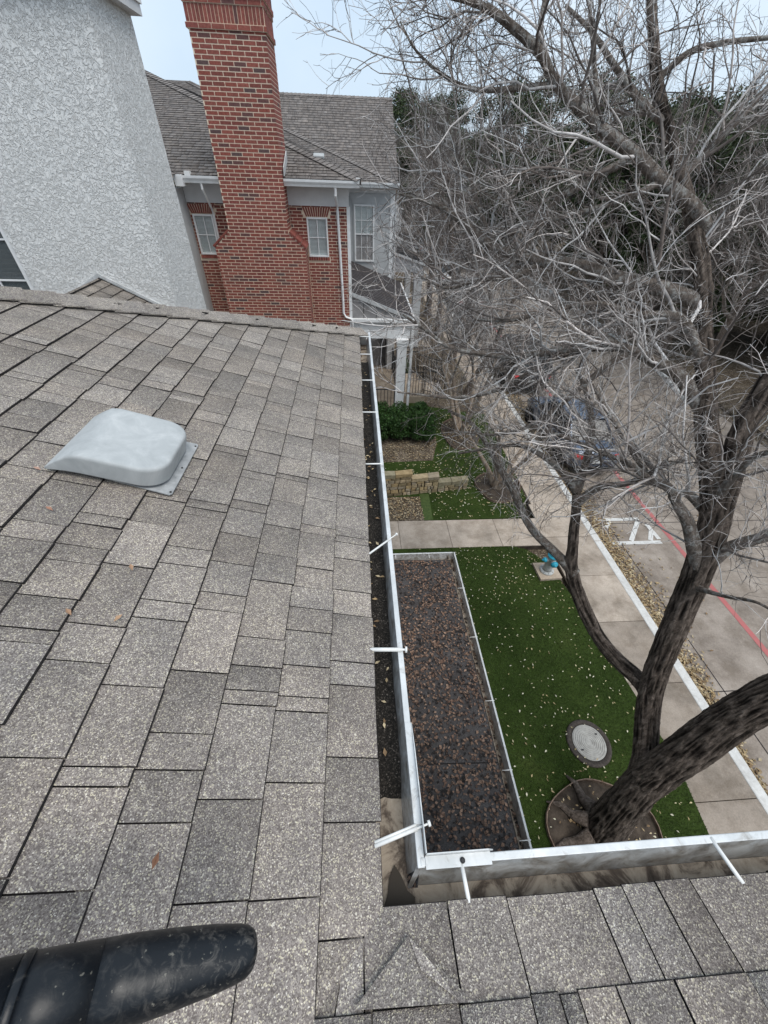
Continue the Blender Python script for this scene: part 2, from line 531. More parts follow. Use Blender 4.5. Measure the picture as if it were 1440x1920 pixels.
# lawns
lawn_pts = [(-.5, -4), (4.68, -4), (4.76, .6), (4.86, 1.5), (4.77, 2.46), (4.66, 3.5), (4.545, 4.44), (4.40, 5.23), (4.2, 5.72), (3.98, 5.97), (3.68, 6.08), (-.5, 6.085)]
far_pts = [(1.88, 7.06), (4.34, 7.08), (4.62, 7.9), (4.68, 9.7), (4.68, 20), (.2, 20), (.2, 8.0), (1.92, 8.0)]
lawn = structure(sheet("lawn", lawn_pts, 0.012, MT['turf'], None, 0.08))
lawn2 = structure(sheet("lawn_beyond_path", far_pts, 0.010, MT['turf'], None, 0.08))
structure(sheet("mulch_bed", [(-.2, 7.05), (1.66, 7.05), (1.66, 8.1), (-.2, 8.1)], 0.006, MT['mulch'], None, 0.06))
structure(sheet("moss_strip", [(1.66, 7.06), (1.885, 7.06), (1.93, 8.1), (1.66, 8.1)], 0.016, MT['blade'], None, 0.06, .9))
structure(sheet("mulch_bed_by_hedge", [(.2, 9.6), (2.3, 9.7), (2.55, 10.6), (2.75, 12.1), (.2, 12.1)], 0.018, MT['mulch'], None, 0.05))
structure(sheet("leaf_litter_under_trees", [(2.7, 13.2), (4.66, 12.6), (4.66, 40), (2.4, 40), (2.4, 14)], 0.02, MT['mulch'], None, 0.05))

FAR_NEAR = [(1.92, 7.07), (4.33, 7.09), (4.6, 7.9), (4.66, 9.7), (4.66, 12.5), (2.8, 12.6), (2.62, 10.6), (2.3, 9.65), (.3, 9.58), (.3, 8.3), (1.5, 8.35), (3.05, 8.55), (3.05, 8.3), (1.95, 8.12)]
def pip(pts, X, Y):
    ins = np.zeros(len(X), bool); n = len(pts)
    for i in range(n):
        x0, y0 = pts[i]; x1, y1 = pts[(i + 1) % n]
        c = ((y0 > Y) != (y1 > Y)) & (X < (x1 - x0) * (Y - y0) / (y1 - y0 + 1e-12) + x0)
        ins ^= c
    return ins

def sample(pts, n, rng):
    xs = [p[0] for p in pts]; ys = [p[1] for p in pts]
    out = np.zeros((0, 2))
    while len(out) < n:
        q = np.stack([rng.uniform(min(xs), max(xs), n * 2), rng.uniform(min(ys), max(ys), n * 2)], 1)
        out = np.concatenate([out, q[pip(pts, q[:, 0], q[:, 1])]])
    return out[:n]

def grass(name, pts, n, z, h, label):
    q = sample(pts, n, NP)
    a = NP.uniform(0, 2 * np.pi, n); hh = NP.uniform(.5, 1, n) * h; w = NP.uniform(.003, .007, n)
    lean = NP.normal(0, .5, (n, 2)) * hh[:, None]
    base = np.stack([q[:, 0], q[:, 1], np.full(n, z)], 1)
    d = np.stack([np.cos(a) * w, np.sin(a) * w, np.zeros(n)], 1)
    tip = base + np.stack([lean[:, 0], lean[:, 1], hh], 1)
    V = np.stack([base - d, base + d, tip], 1).reshape(-1, 3)
    F = np.arange(3 * n).reshape(-1, 3)
    t = np.repeat(NP.uniform(.5, 1.25, n), 3)
    o = put(name, raw_mesh(name, V, F, MT['blade'], t))
    return tag(o, label, "grass", kind="stuff")
grass("grass", [(1.1, .2)] + lawn_pts[2:-1] + [(1.1, 6.08)], 90000, .01, .03, "short green turf between the low leaf-strewn roof and the sidewalk")
grass("grass", FAR_NEAR, 36000, .01, .03, "short green turf around the stone wall beyond the path")

LEAFT = {'pale': [(.62, .57, .36), (.52, .45, .26), (.68, .65, .5), (.42, .34, .18)], 'brown': [(.2, .12, .085), (.26, .165, .115), (.12, .078, .06), (.33, .22, .16), (.03, .024, .022), (.02, .017, .016)], 'tan': [(.5, .39, .23), (.6, .5, .33), (.4, .29, .16), (.27, .18, .1)]}
def leaves(name, q, zf, size, pal, label, cat="leaves", curl=.3):
    n = len(q)
    a = NP.uniform(0, 2 * np.pi, n); s = NP.uniform(.55, 1.2, n) * size; wr = NP.uniform(.32, .55, n) if pal != 'brown' else NP.uniform(.5, .8, n)
    z = zf(q) if callable(zf) else np.full(n, zf)
    ux, uy = np.cos(a), np.sin(a)
    tilt = NP.normal(0, .25, (n, 2))
    def pt(lu, lw, hz):
        x = q[:, 0] + ux * lu * s - uy * lw * s * wr
        y = q[:, 1] + uy * lu * s + ux * lw * s * wr
        return np.stack([x, y, z + .004 + (hz + np.abs(tilt[:, 0] * lu + tilt[:, 1] * lw * .5)) * s * curl * 2], 1)
    V = np.stack([pt(-.5, 0, .15), pt(-.1, .5, .35), pt(.5, 0, .1), pt(-.1, -.5, .35), pt(.1, 0, 0)], 1).reshape(-1, 3)
    b = (np.arange(n) * 5)[:, None]
    F = np.concatenate([b + np.array([0, 4, 1]), b + np.array([1, 4, 2]), b + np.array([2, 4, 3]), b + np.array([3, 4, 0])])
    P = np.array(LEAFT[pal])[NP.integers(0, len(LEAFT[pal]), n)] * NP.uniform(.7, 1.2, (n, 1))
    o = put(name, raw_mesh(name, V, F, MT['leaf'], np.repeat(P, 5, 0)))
    return tag(o, label, cat, kind="stuff")

q = sample(lawn_pts, 5200, NP)
keep = (q[:, 0] > 1.2) & (q[:, 1] > .3)
den = .30 + .7 * np.clip((q[:, 1] - .5) / 5.5, 0, 1) ** 1.2 * np.clip((q[:, 0] - 1.0) / 2.6, .25, 1)
keep &= NP.random(len(q)) < den * .75
leaves("fallen_leaves", q[keep], .034, .045, 'pale', "small pale yellow leaves scattered on the near lawn")
q = sample(FAR_NEAR, 1500, NP)
leaves("fallen_leaves", q[NP.random(len(q)) < .55], .034, .062, 'pale', "small pale yellow leaves scattered on the lawn beyond the path")
n = 9000
yy = NP.uniform(-1, 17, n); wd = .1 + .36 * np.clip((yy - 1.2) / 3.0, 0, 1)
q = np.stack([5.985 + np.abs(NP.normal(0, 1, n)) * wd * .62, yy], 1)
leaves("fallen_leaves", q, ROADZ + .005, .075, 'tan', "drift of dry tan leaves lying in the road along the white kerb", curl=.5)
n = 1800
q = np.stack([NP.uniform(6.3, 13.5, n), NP.uniform(-2, 22, n)], 1)
w = vnoise(np.stack([q[:, 0] * .55, q[:, 1] * .4, np.zeros(n)], 1))
leaves("fallen_leaves", q[w > .5], ROADZ + .004, .075, 'tan', "loose tan leaves blown across the concrete drive")
q = np.concatenate([sample([(-.1, 7.06), (1.66, 7.06), (1.66, 7.95), (-.1, 7.95)], 700, NP), sample([(.25, 9.62), (2.3, 9.75), (2.6, 10.6), (2.7, 12), (.25, 10)], 400, NP)])
leaves("fallen_leaves", q, .03, .065, 'tan', "dry leaves covering the mulch beds by the stone wall and hedge")

# painted markings
def stripe(p, q, w, mat, name="painted_line"):
    p, q = Vector((p[0], p[1], 0)), Vector((q[0], q[1], 0)); d = (q - p).normalized(); nrm = Vector((-d.y, d.x, 0)) * w / 2
    z = ROADZ + .0045
    V = [(*(v.xy), z) for v in (p - nrm, q - nrm, q + nrm, p + nrm)]
    return put(name, raw_mesh(name, V, [(0, 1, 2, 3)], mat), road)
stripe((7.93, -8), (7.93, 40), .12, MT['paint_red'])["label"] = "long worn red fire lane line"
K = 1.018
for a, b in (((6.30, 7.05), (7.47, 7.05)), ((6.30, 6.20), (7.60, 6.20)), ((7.42, 6.98), (6.84, 6.27)), ((7.58, 6.84), (7.60, 6.30)), ((7.58, 6.62), (7.35, 6.27)), ((6.62, 6.98), (6.40, 6.72))):
    o = stripe(a, b, .11, MT['paint_white'])
    for v in o.data.vertices: v.co.z += .003 * (1 + RND.random())

# ================================================================== SHINGLE FIELDS
def tabs(O, u, v, n, vmax, umin, umax, e, wr, rng, lift=.012, vmin=0.0, raised=.004, cham=.0028):
    """laminated shingle tabs: list of (verts8, tones8, size key)"""
    O, u, v, n = (np.array(q, float) for q in (O, u, v, n))
    out = []; k = 0
    vv = vmin
    while vv < vmax - 1e-6:
        v0 = vv; v1 = min(vv + e, vmax)
        a0, a1 = umin(v0), umin(v1); b0, b1 = umax(v0), umax(v1)
        lo, hi = min(a0, a1), max(b0, b1)
        s = lo - rng.uniform(0, wr[1])
        while s < hi:
            w = rng.choice([rng.uniform(*wr), rng.uniform(wr[0], wr[1]), wr[0] * rng.uniform(.4, 1)])
            e0 = s + w
            # clipped against the sloping ends of the course
            l0, l1 = max(s, a0), max(s, a1); r0, r1 = min(e0, b0), min(e0, b1)
            if r0 - l0 > .008 or r1 - l1 > .008:
                r0, r1 = max(r0, l0 + .002), max(r1, l1 + .002)
                up = raised if rng.random() < .5 else 0.0
                j = rng.uniform(-.003, .003); g = .0016
                hl = lift + up + rng.uniform(-.001, .0015); hh = .003
                vt = v1 + .03
                t = rng.choice([.86, .9, .95, 1.0, 1.04, 1.1]) * rng.uniform(.96, 1.04)
                tf = t * rng.choice([.76, .86, 1.0])
                if up == 0: t *= .93; tf *= .93
                P = lambda uu, vq, h: O + u * uu + v * vq + n * h
                c_ = min(.0045, cham)
                V = [P(l0 + g, v0 + j, hl - .009), P(r0 - g, v0 + j, hl - .009), P(r1 - g, vt, hh - .006), P(l1 + g, vt, hh - .006),
                     P(l0 + g, v0 + j, hl - .004), P(r0 - g, v0 + j, hl - .004), P(r1 - g, vt, hh), P(l1 + g, vt, hh),
                     P(l0 + g, v0 + j + c_, hl), P(r0 - g, v0 + j + c_, hl)]
                T = [t, tf, tf, t, t, tf, tf, t, t, tf]
                warm = rng.uniform(-.005, .025)
                out.append((V, [(q * (1 + warm), q, q * (1 - warm)) for q in T], np.mean(V, 0)))
            s = e0
        vv += e
    return out
TABF = [(0, 3, 2, 1), (8, 9, 6, 7), (0, 1, 5, 4), (4, 5, 9, 8), (2, 3, 7, 6), (1, 2, 6, 9), (0, 8, 7, 3)]
TABM = [1, 0, 1, 1, 1, 1, 1]
def tab_obj(name, tb, mats, parent):
    return put(name, raw_mesh(name, tb[0], TABF, mats, np.array(tb[1], dtype=np.float32), TABM), parent)
def tab_joined(name, tbs, mats, parent):
    V = np.array([t[0] for t in tbs]).reshape(-1, 3); T = np.array([t[1] for t in tbs], dtype=np.float32).reshape(-1, 3)
    F = (np.arange(len(tbs)) * 10)[:, None, None] + np.array(TABF)[None]
    o = put(name, raw_mesh(name, V, F.reshape(-1, 4), mats, T, TABM * len(tbs)), parent)
    o["kind"] = "stuff"
    return o
SM = [MT['shingle'], MT['asphalt_edge']]
SMF = [MT['shingle_far'], MT['asphalt_edge']]

def caps(A, B, w1, w2, parent, e=.14, wing=.13, mats=SM, lift=.02, t0=0.0, joined=False):
    """overlapping folded cap shingles from A (low) to B (high); w1, w2 run down the two roof planes"""
    A, B, w1, w2 = (Vector(q) for q in (A, B, w1, w2))
    d = (B - A); L = d.length; d.normalize(); w1 = w1.normalized(); w2 = w2.normalized()
    up = -(w1 + w2); up -= up.dot(d) * d; up = up.normalized()
    acc = MB()
    k = 0; s = t0
    while s < L:
        mb = MB() if not joined else acc
        t = RND.choice([.8, .92, 1.0, 1.08]) * RND.uniform(.96, 1.04)
        vs = []
        for (q, h) in ((s, lift), (min(s + e * 1.25, L + .02), lift * .35)):
            c = A + d * q + up * h
            ww = wing * RND.uniform(.985, 1.015)
            for th in (0, -.007):
                vs += [c + w1 * ww + up * th, c + w1 * ww * .3 + up * (th + .004), c + up * (th + .008), c + w2 * ww * .3 + up * (th + .004), c + w2 * ww + up * th]
        fs = []
        for i in range(4):
            fs.append((i, i + 1, 11 + i, 10 + i)); fs.append((5 + i, 15 + i, 16 + i, 6 + i)); fs.append((i, 5 + i, 6 + i, i + 1))
        fs += [(0, 10, 15, 5), (4, 9, 19, 14)]
        mi0 = len(mb.F)
        mb.add(vs, fs, 0, t)
        for i in range(4): mb.M[mi0 + 3 * i + 2] = 1
        if not joined: mb.build("ridge_cap", mats, parent)
        s += e; k += 1
    if joined: return acc.build("ridge_cap_row", mats, parent)

# ================================================================== NEAR HOUSE
near = thing("shingled_house", "house under the grey-brown shingle roof with white gutter stepped into an inside corner", "house", (-2, -1, 0))
PITCH = math.atan(1 / 3); cp, sp_ = math.cos(PITCH), math.sin(PITCH)
EX, EY, EZ = .035, .035, 5.60
HK = 3.83
mb = MB()
mb.box(-7, -.30, -6, 3.45, 0, 5.40); mb.box(-.30, 2.6, -6, -.30, 0, 5.398)
mb.box(-.29, 1.02, -.29, 3.1, 0, 2.86)
mb.build("wall", MT['siding'], near)
# deck slabs under both slopes (hip cut at the far end, valley cut at the near end)
def deck(pts):
    m_ = MB().prism(pts, (0, 0, -.05)); return fix_normals(m_.build("roof_deck", MT['roof_felt'], near))
def LZ(x): return EZ + (EX - x) / 3
hip_k = 1.452 / 1.899
deck([(EX - .01, HK, LZ(EX - .01) - .004), (EX - .01, EY, LZ(EX - .01) - .004), (EX - 5, EY - 5, LZ(EX - 5) - .004), (EX - 5, HK - 5 * hip_k, LZ(EX - 5) - .004)])
deck([(EX, EY - .01, EZ - .001), (2.7, EY - .01, EZ - .001), (2.7, EY - 5, EZ + 5 / 3 - .004), (EX - 5, EY - 5, EZ + 5 / 3 - .004)])
deck([(EX, HK, EZ - .006), (EX - 5, HK - 5 * hip_k, LZ(EX - 5) - .006), (-7, HK - 5 * hip_k, LZ(EX - 5) - .006), (-7, HK, EZ - .006)])
rng = random.Random(3)
slope = lambda d: d * cp
left = tabs((EX, 0, EZ), (0, 1, 0), (-cp, 0, sp_), (sp_, 0, cp), 3.0, lambda v: max(EY - slope(v) - .07, -1.4), lambda v: HK - slope(v) * hip_k, .143, (.08, .22), rng, .0095, 0.0, .003)
front = tabs((0, EY, EZ), (1, 0, 0), (0, -cp, sp_), (0, sp_, cp), 1.2, lambda v: EX - slope(v) - .07, lambda v: 2.7, .143, (.08, .22), rng, .0095, 0.0, .003)
def vis(t):
    c = t[2]; v = Vector(c) - Vector((0, 0, CAM_Z)); l = M.to_3x3().transposed() @ v
    return l.z < -.2 and abs(l.x / l.z) < 1.05 and abs(l.y / l.z) < 1.4
allt = [(t, np.linalg.norm(np.array(t[2]) - [0, 0, CAM_Z])) for t in left + front]
allt.sort(key=lambda q: q[1] + (0 if vis(q[0]) else 50))
for t, _ in allt[:300]:
    tab_obj("shingle", t, SM, near)
tab_joined("shingle_field", [t for t, _ in allt[300:]], SM, near)
far_hip = tabs((-7, HK, EZ), (1, 0, 0), (0, -math.cos(.41), math.sin(.41)), (0, math.sin(.41), math.cos(.41)), 2.2, lambda v: 0, lambda v: 7 + EX - v * math.cos(.41) / hip_k, .143, (.09, .3), rng)
tab_joined("shingle_field", far_hip, SM, near)
# hip caps
A = Vector((EX + .015, HK, EZ + .012)); B = A + Vector((-1.899, -1.452, .633)) * 2.3
d = (B - A).normalized()
n1 = Vector((sp_, 0, cp)); n2 = Vector((0, math.sin(.41), math.cos(.41)))
w1 = n1.cross(d); w2 = n2.cross(d)
if w1.y > 0: w1 = -w1
if w2.y < 0: w2 = -w2
caps(A, B, w1, w2, near, .14, .13, SM, .015)
# triangular flap of cut shingle at the valley foot
def FP(x, y, h): return (x, y, EZ + (EY - y) / 3 + h)
MB().prism([FP(.082, -.01, .016), FP(-.03, -.094, .017), FP(.19, -.098, .017)], (0, 0, .004), 0, .8).build("valley_flap", SM, near)
MB().prism([FP(.082, -.01, .0215), FP(.10, -.055, .0225), FP(.165, -.095, .0225), FP(.125, -.05, .0225)], (0, 0, .003), 0, 1.15).build("valley_flap", SM, near)

# fascia and gutters --------------------------------------------------------
MB().box(-.02, -.004, -.004, 3.80, 5.40, 5.575).build("fascia", MT['white'], near)
MB().box(-.02, 2.7, -.02, -.0045, 5.40, 5.572).build("fascia", MT['white'], near)
GB, GT = 5.49, 5.60      # gutter floor and rim
def gutter(axis, a, b, o0, ob, o1, zb, zt, matin, parent, name="gutter", lip=.018, wa=None):
    """trough with a front wall leaning from ob (floor) out to o1 (rim)"""
    g = MB()
    def bx(g, p0, p1, z0, z1):
        (g.box(p0, p1, a, b, z0, z1) if axis == 'Y' else g.box(a, b, p0, p1, z0, z1))
    bx(g, o0, o0 + .003, zb, zt - .03)
    bx(g, o0 + .003, ob, zb, zb + .003)
    go = g.build(name, matin, parent)
    a = a if wa is None else wa
    pr = [(ob, zb), (ob + .004, zb), (o1 + .004, zt - .004), (o1, zt - .004)]
    pts = [(p, a, z) if axis == 'Y' else (a, p, z) for p, z in pr]
    fix_normals(MB().prism(pts, (0, b - a, 0) if axis == 'Y' else (b - a, 0, 0)).build("front_wall", MT['gutter_in'], go))
    g = MB(); bx(g, o1 - .002, o1 - .002 + lip, zt - .003, zt + .006); g.build("rim", MT['gutter'], go, bevel=.002)
    return go
g1 = gutter('Y', .0, 3.80, -.001, .100, .119, GB, GT, MT['silt'], near, wa=.092)
g2 = gutter('X', .1245, 2.7, -.001, .070, .096, GB - .0015, GT + .001, MT['silt'], near, lip=.016)
# end stop at the far end
MB().box(.003, .1, 3.795, 3.80, GB + .003, GT - .01).build("end_cap", MT['gutter'], g1)
# silt floor joins the two runs in the corner
MB().box(.0025, .1242, .0035, .066, GB + .0035, GB + .006).build("corner_floor", MT['silt'], g1)
MB().prism([(.098, .068, GB), (.106, .066, GB), (.127, .094, GT - .004), (.117, .098, GT - .004)], (.004, .002, 0)).build("corner_post", MT['gutter_in'], g1)
# black shingle grit lying in the side gutter
nx, ny = 9, 300
X, Y = np.meshgrid(np.linspace(.003, .1025, nx), np.linspace(.24, 3.3, ny))
Zg = GB + .016 + .014 * vnoise(np.stack([X * 60, Y * 22, X * 0], -1)) + .006 * vnoise(np.stack([X * 160, Y * 120, X * 0 + 3], -1))
edge = np.clip((Y - .24) / .12 + 1.2 * (vnoise(np.stack([X * 40, Y * 6, X * 0 + 7], -1)) - .5), 0, 1)
Zg = GB + .001 + (Zg - GB) * edge
idx = np.arange(nx * ny).reshape(ny, nx)
F = np.stack([idx[:-1, :-1], idx[:-1, 1:], idx[1:, 1:], idx[1:, :-1]], -1).reshape(-1, 4)
o = put("gutter_grit", raw_mesh("gutter_grit", np.stack([X, Y, Zg], -1).reshape(-1, 3), F, MT['grit'], None, None, True))
tag(o, "black shingle grit and rot filling the long side gutter", "grit", kind="stuff")
q = np.stack([NP.uniform(.01, .095, 90), NP.uniform(.3, 3.6, 90)], 1)
leaves("gutter_litter", q, GB + .03, .022, 'tan', "small leaf crumbs lying on the grit in the side gutter")
# standing water in the corner
pud = [(.03, .02), (.06, .012), (.09, .02), (.11, .03), (.115, .05), (.098, .062), (.085, .09), (.07, .11), (.055, .085), (.05, .06)]
m, nt, b, P = base_mat("puddle_water", 0.35, 0, 0.12)
b.inputs["Base Color"].default_value = (.05, .04, .03, 1)
MT['puddle'] = m
tag(sheet("puddle", pud, GB + .0085, MT['puddle']), "brown puddle standing in the gutter corner", "puddle", kind="stuff")
# hangers: ferrule tubes with spikes
def ferrule(p, q, r=.0055, spike=0.0):
    p, q = Vector(p), Vector(q); r *= .74
    o = MB().tube([p, q], r, 10).build("gutter_hanger", MT['white_tube'], near, True)
    if spike:
        d_ = (q - p).normalized(); e = q + d_ * spike
        MB().tube([q, e], r * .55, 8).tube([e, e + d_ * .006], r * 1.5, 10).build("spike", MT['white_tube'], o, False)
    return o
for yy in (3.67, 3.24, 2.73, 2.246, 1.678):
    ferrule((.02, yy, GT + .008), (.13, yy + .004, GT + .006))
ferrule((.02, 1.03, GT + .010), (.122, 1.12, GT + .011), .0055, .045)
ferrule((.02, .628, GT + .010), (.13, .622, GT + .012), .009, .012)
ferrule((.02, .135, GT + .012), (.124, .162, GT + .013), .006, .028)
ferrule((.02, .142, GT + .014), (.122, .169, GT + .012), .004)
ferrule((.222, .022, GT + .012), (.219, .105, GT + .004), .0065)
ferrule((.852, .022, GT + .012), (.838, .105, GT + .004), .0065)
# splash guard folded round the inside corner, standing on the rims
mb = MB()
mb.box(.118, .136, .17, .40, GT + .0065, GT + .0095)
mb.prism([(.1365, .112, GT + .0055), (.1365, .40, GT + .0065), (.1365, .33, GT + .022), (.1365, .15, GT + .034), (.1365, .112, GT + .034)], (.0022, 0, 0))
mb.prism([(.1365, .1115, GT + .0055), (.285, .1115, GT + .0055), (.296, .1115, GT + .018), (.282, .1115, GT + .034), (.1365, .1115, GT + .034)], (0, .0022, 0))
mb.box(.1362, .290, .088, .1112, GT + .0075, GT + .0095)
fix_normals(mb.build("splash_guard", MT['gutter'], near))
MB().lathe((.222, .099, GT + .0095), [(.006, 0), (.006, .003), (.003, .005)], 12).build("screw", MT['iron'], near)

# low roof in the inside corner --------------------------------------------
mb = MB()
mb.prism([(-.298, -.298, 3.02), (1.165, -.298, 2.955), (1.165, 3.235, 2.955), (-.298, 3.235, 3.02)], (0, 0, -.06))
fix_normals(mb.build("low_roof", MT['wet_roof'], near))
for a, b_ in ((((.42, 2.25)), (1.13, 3.02)), ((.9, 1.62), (1.16, 1.6)), ((.2, .95), (1.16, .93))):
    p, q_ = Vector((*a, 3.004 - .0)), Vector((*b_, 0)); p.z = 3.0069 - .0444 * p.x + .0045; q_.z = 3.0069 - .0444 * q_.x + .0045
    MB().tube([p, q_], .004, 6).build("roofing_seam", MT['asphalt_edge'], near)
g3 = gutter('Y', -.28, 3.33, 1.166, 1.225, 1.236, 2.88, 2.995, MT['silt'], near)
g4 = gutter('X', -.28, 1.222, 3.236, 3.30, 3.315, 2.881, 2.996, MT['silt'], near)
for yy in (2.75, 2.1, 1.43, .86, .4):
    ferrule((1.17, yy, 2.998), (1.258, yy, 2.998), .005)
for xx in (.46, .9):
    ferrule((xx, 3.24, 2.998), (xx, 3.32, 2.998), .005)
n = 13000
q = np.stack([NP.uniform(-.2, 1.155, n), NP.uniform(-.2, 3.22, n)], 1)
w = vnoise(np.stack([q[:, 0] * 5, q[:, 1] * 5, np.zeros(n)], 1))
q = q[NP.random(n) < .35 + w * .75]
leaves("roof_litter", q, lambda p: 3.0069 - .0444 * p[:, 0] + .002, .031, 'brown', "thick brown leaf litter covering the low flat roof", curl=.35)
q = np.stack([NP.uniform(1.175, 1.22, 260), NP.uniform(-.2, 3.22, 260)], 1)
leaves("gutter_litter", q, 2.885, .03, 'brown', "brown leaf litter lying in the low roof gutter")

# ================================================================== ROOF VENT
MT['flange'] = simple("dull_zinc_flange", (.25, .26, .265), (.42, .43, .435), 30, .5, .2, 80, .002)
vent = thing("roof_vent", "pale grey plastic roof vent hood lying on the shingle slope", "roof vent", (-.9, 1.34, LZ(-.9)))
def onroof(x, y, h): return Vector((x, y, LZ(x))) + n1 * h
MB().prism([onroof(-1.0, 1.16, .017), onroof(-.705, 1.135, .017), onroof(-.698, 1.143, .017), onroof(-.698, 1.472, .017), onroof(-.705, 1.48, .017), onroof(-1.0, 1.46, .017)], n1 * .004).build("flange", MT['flange'], vent)
m, nt, b, P = base_mat("weathered_grey_plastic", 0.6)
col = ramp(nt, noise(nt, P, 7, 8, 0.7, 1.0), [(0.3, (.33, .35, .355)), (0.55, (.42, .44, .445)), (0.75, (.52, .535, .535))])
nt.links.new(col, b.inputs["Base Color"]); bump(nt, b, noise(nt, P, 90, 5), 0.15, 0.002)
MT['vent'] = m
def outline(inset, rc, x0=-1.075, x1=-.725, y0=1.135, y1=1.475, flare=0.0):
    x0 += inset; x1 -= inset; y0 += inset; y1 -= inset
    pts = [(x0, y0)]
    pts += [(x0 + (x1 - rc - x0) * i / 8, y0) for i in range(1, 8)]
    for i in range(11):
        a = -math.pi / 2 + (math.pi / 2) * i / 10
        pts.append((x1 - rc + rc * math.cos(a), y0 + rc + rc * math.sin(a)))
    for i in range(11):
        a = (math.pi / 2) * i / 10
        pts.append((x1 - rc + rc * math.cos(a), y1 - rc + rc * math.sin(a)))
    pts += [(x1 - rc + (x0 - x1 + rc) * i / 8, y1) for i in range(1, 8)]
    pts.append((x0, y1))
    return pts
rings = []
prof = [(0.004, .030, .085), (0.0, .030, .085), (0.0, .034, .085), (0.0, .092, .085), (0.0005, .097, .085), (.0025, .102, .083), (.006, .1055, .08), (.011, .107, .076), (.018, .1078, .072), (.05, .109, .05), (.1, .1095, .03)]
for ins, h, rc in prof:
    o_ = outline(ins, rc); rr = []
    for x, y in o_:
        f = min(1, max(0, (x + 1.078) / .085)); f = f ** .8
        hh = .030 + (h - .030) * (.04 + .96 * f) - .012 * (1 - f)
        rr.append(onroof(x, y, hh + .004))
    rings.append(rr)
vs = [p for r in rings for p in r]; L = len(rings[0]); fs = []
for i in range(len(rings) - 1):
    for k in range(L):
        fs.append((i * L + k, i * L + (k + 1) % L, (i + 1) * L + (k + 1) % L, (i + 1) * L + k))
fs.append(tuple(range((len(rings) - 1) * L, len(rings) * L)))
mb = MB(); mb.add(vs, fs); fix_normals(mb.build("hood", MT['vent'], vent, True))
for x, y in ((-.705, 1.15), (-.705, 1.46), (-.71, 1.30)):
    c = onroof(x, y, .0205); MB().lathe(c, [(.004, 0), (.004, .003), (.002, .004)], 10).build("screw", MT['iron'], vent)

# a few leaves on the near slope, one by one
for x, y, a, col_ in ((-.98, .96, .4, (.42, .24, .17)), (-.70, .79, 1.0, (.45, .3, .2)), (-.67, .62, 2.0, (.5, .34, .22)), (-.78, .62, .7, (.4, .26, .17)), (-.42, .12, 1.7, (.3, .16, .1)), (-1.09, 1.125, .3, (.45, .3, .24))):
    mb = MB(); c = onroof(x, y, .026); ux = Vector((-cp * math.cos(a), math.sin(a), sp_ * math.cos(a))); uy = n1.cross(ux); s = .014
    mb.add([c - ux * s, c + uy * s * .45 + n1 * .004, c + ux * s, c - uy * s * .45 + n1 * .004, c - n1 * .003], [(0, 4, 1), (1, 4, 2), (2, 4, 3), (3, 4, 0)], 0, col_)
    tag(mb.build("dry_leaf", MT['leaf']), "single dry brown leaf lying on the grey shingle slope", "leaf", "single leaves on the shingle slope")

# ================================================================== BLOWER NOZZLE
bl = thing("leaf_blower_tube", "scuffed black plastic leaf blower nozzle pointing over the shingles", "blower tube", (-.5, -.03, 6.0))
m, nt, b, P = base_mat("scuffed_black_plastic", 0.33, 0, 0.35)
sc_ = ramp(nt, noise(nt, P, 55, 9, 0.75, 0.8), [(0.5, (0, 0, 0)), (0.72, (1, 1, 1))])
spk = ramp(nt, noise(nt, P, 130, 3, 0.5), [(0.68, (0, 0, 0)), (0.72, (1, 1, 1))])
a_ = N(nt, "ShaderNodeAttribute", attribute_name="tone")
cc = mixc(nt, (.006, .008, .011), (.12, .112, .102), mixc(nt, (0, 0, 0), sc_, a_.outputs["Color"]))
cc = mixc(nt, cc, (.2, .19, .16), mixc(nt, (0, 0, 0), spk, .6))
nt.links.new(cc, b.inputs["Base Color"]); bump(nt, b, noise(nt, P, 180, 5), 0.2, 0.001)
MT['blower'] = m
p0, p1 = Vector((-.62, -.055, 6.135)), Vector((-.172, -.007, 5.948))
ax = (p1 - p0).normalized(); ul = ax.cross(Vector((0, 0, 1))).normalized(); vl = ax.cross(ul)
LB = (p1 - p0).length
def blower(name, st, tonef):
    vs, fs, ts = [], [], []; S = 40
    for (s, ru, rv, sh) in st:
        c = p0 + ax * s
        for k in range(S):
            a = 2 * math.pi * k / S
            vs.append(c + ul * math.cos(a) * ru * .93 + vl * math.sin(a) * rv * .93 + ax * sh * math.sin(a)); ts.append(tonef(s))
    n_ = len(st)
    for i in range(n_ - 1):
        for k in range(S):
            fs.append((i * S + k, i * S + (k + 1) % S, (i + 1) * S + (k + 1) % S, (i + 1) * S + k))
    me = raw_mesh(name, vs, fs, MT['blower'], np.array(ts, dtype=np.float32), None, True)
    o = put(name, me, bl); md = o.modifiers.new("wall", 'SOLIDIFY'); md.thickness = .003; md.offset = -1
    return o
blower("rear_tube", [(-1.1, .047, .047, 0), (-.2, .047, .047, 0), (.1, .047, .047, 0), (.225, .0465, .0465, 0)], lambda s: .12)
blower("clamp_ring", [(.214, .0472, .0472, 0), (.2165, .0495, .0495, 0), (.2235, .0495, .0495, 0), (.226, .0472, .0472, 0)], lambda s: .6)
blower("middle_tube", [(.222, .0475, .0475, 0), (.25, .0475, .0475, 0), (.305, .0455, .0455, 0)], lambda s: .2)
blower("nozzle", [(.3, .0458, .0458, 0), (.335, .0452, .0448, .0), (.39, .0415, .040, 0), (.44, .0365, .0345, -.002), (.47, .032, .0295, -.005), (.482, .029, .0265, -.006), (.488, .025, .0225, -.006), (.489, .0225, .0205, -.006), (.44, .022, .0205, 0)], lambda s: .35 + .65 * min(1, max(0, (s - .34) / .08)))

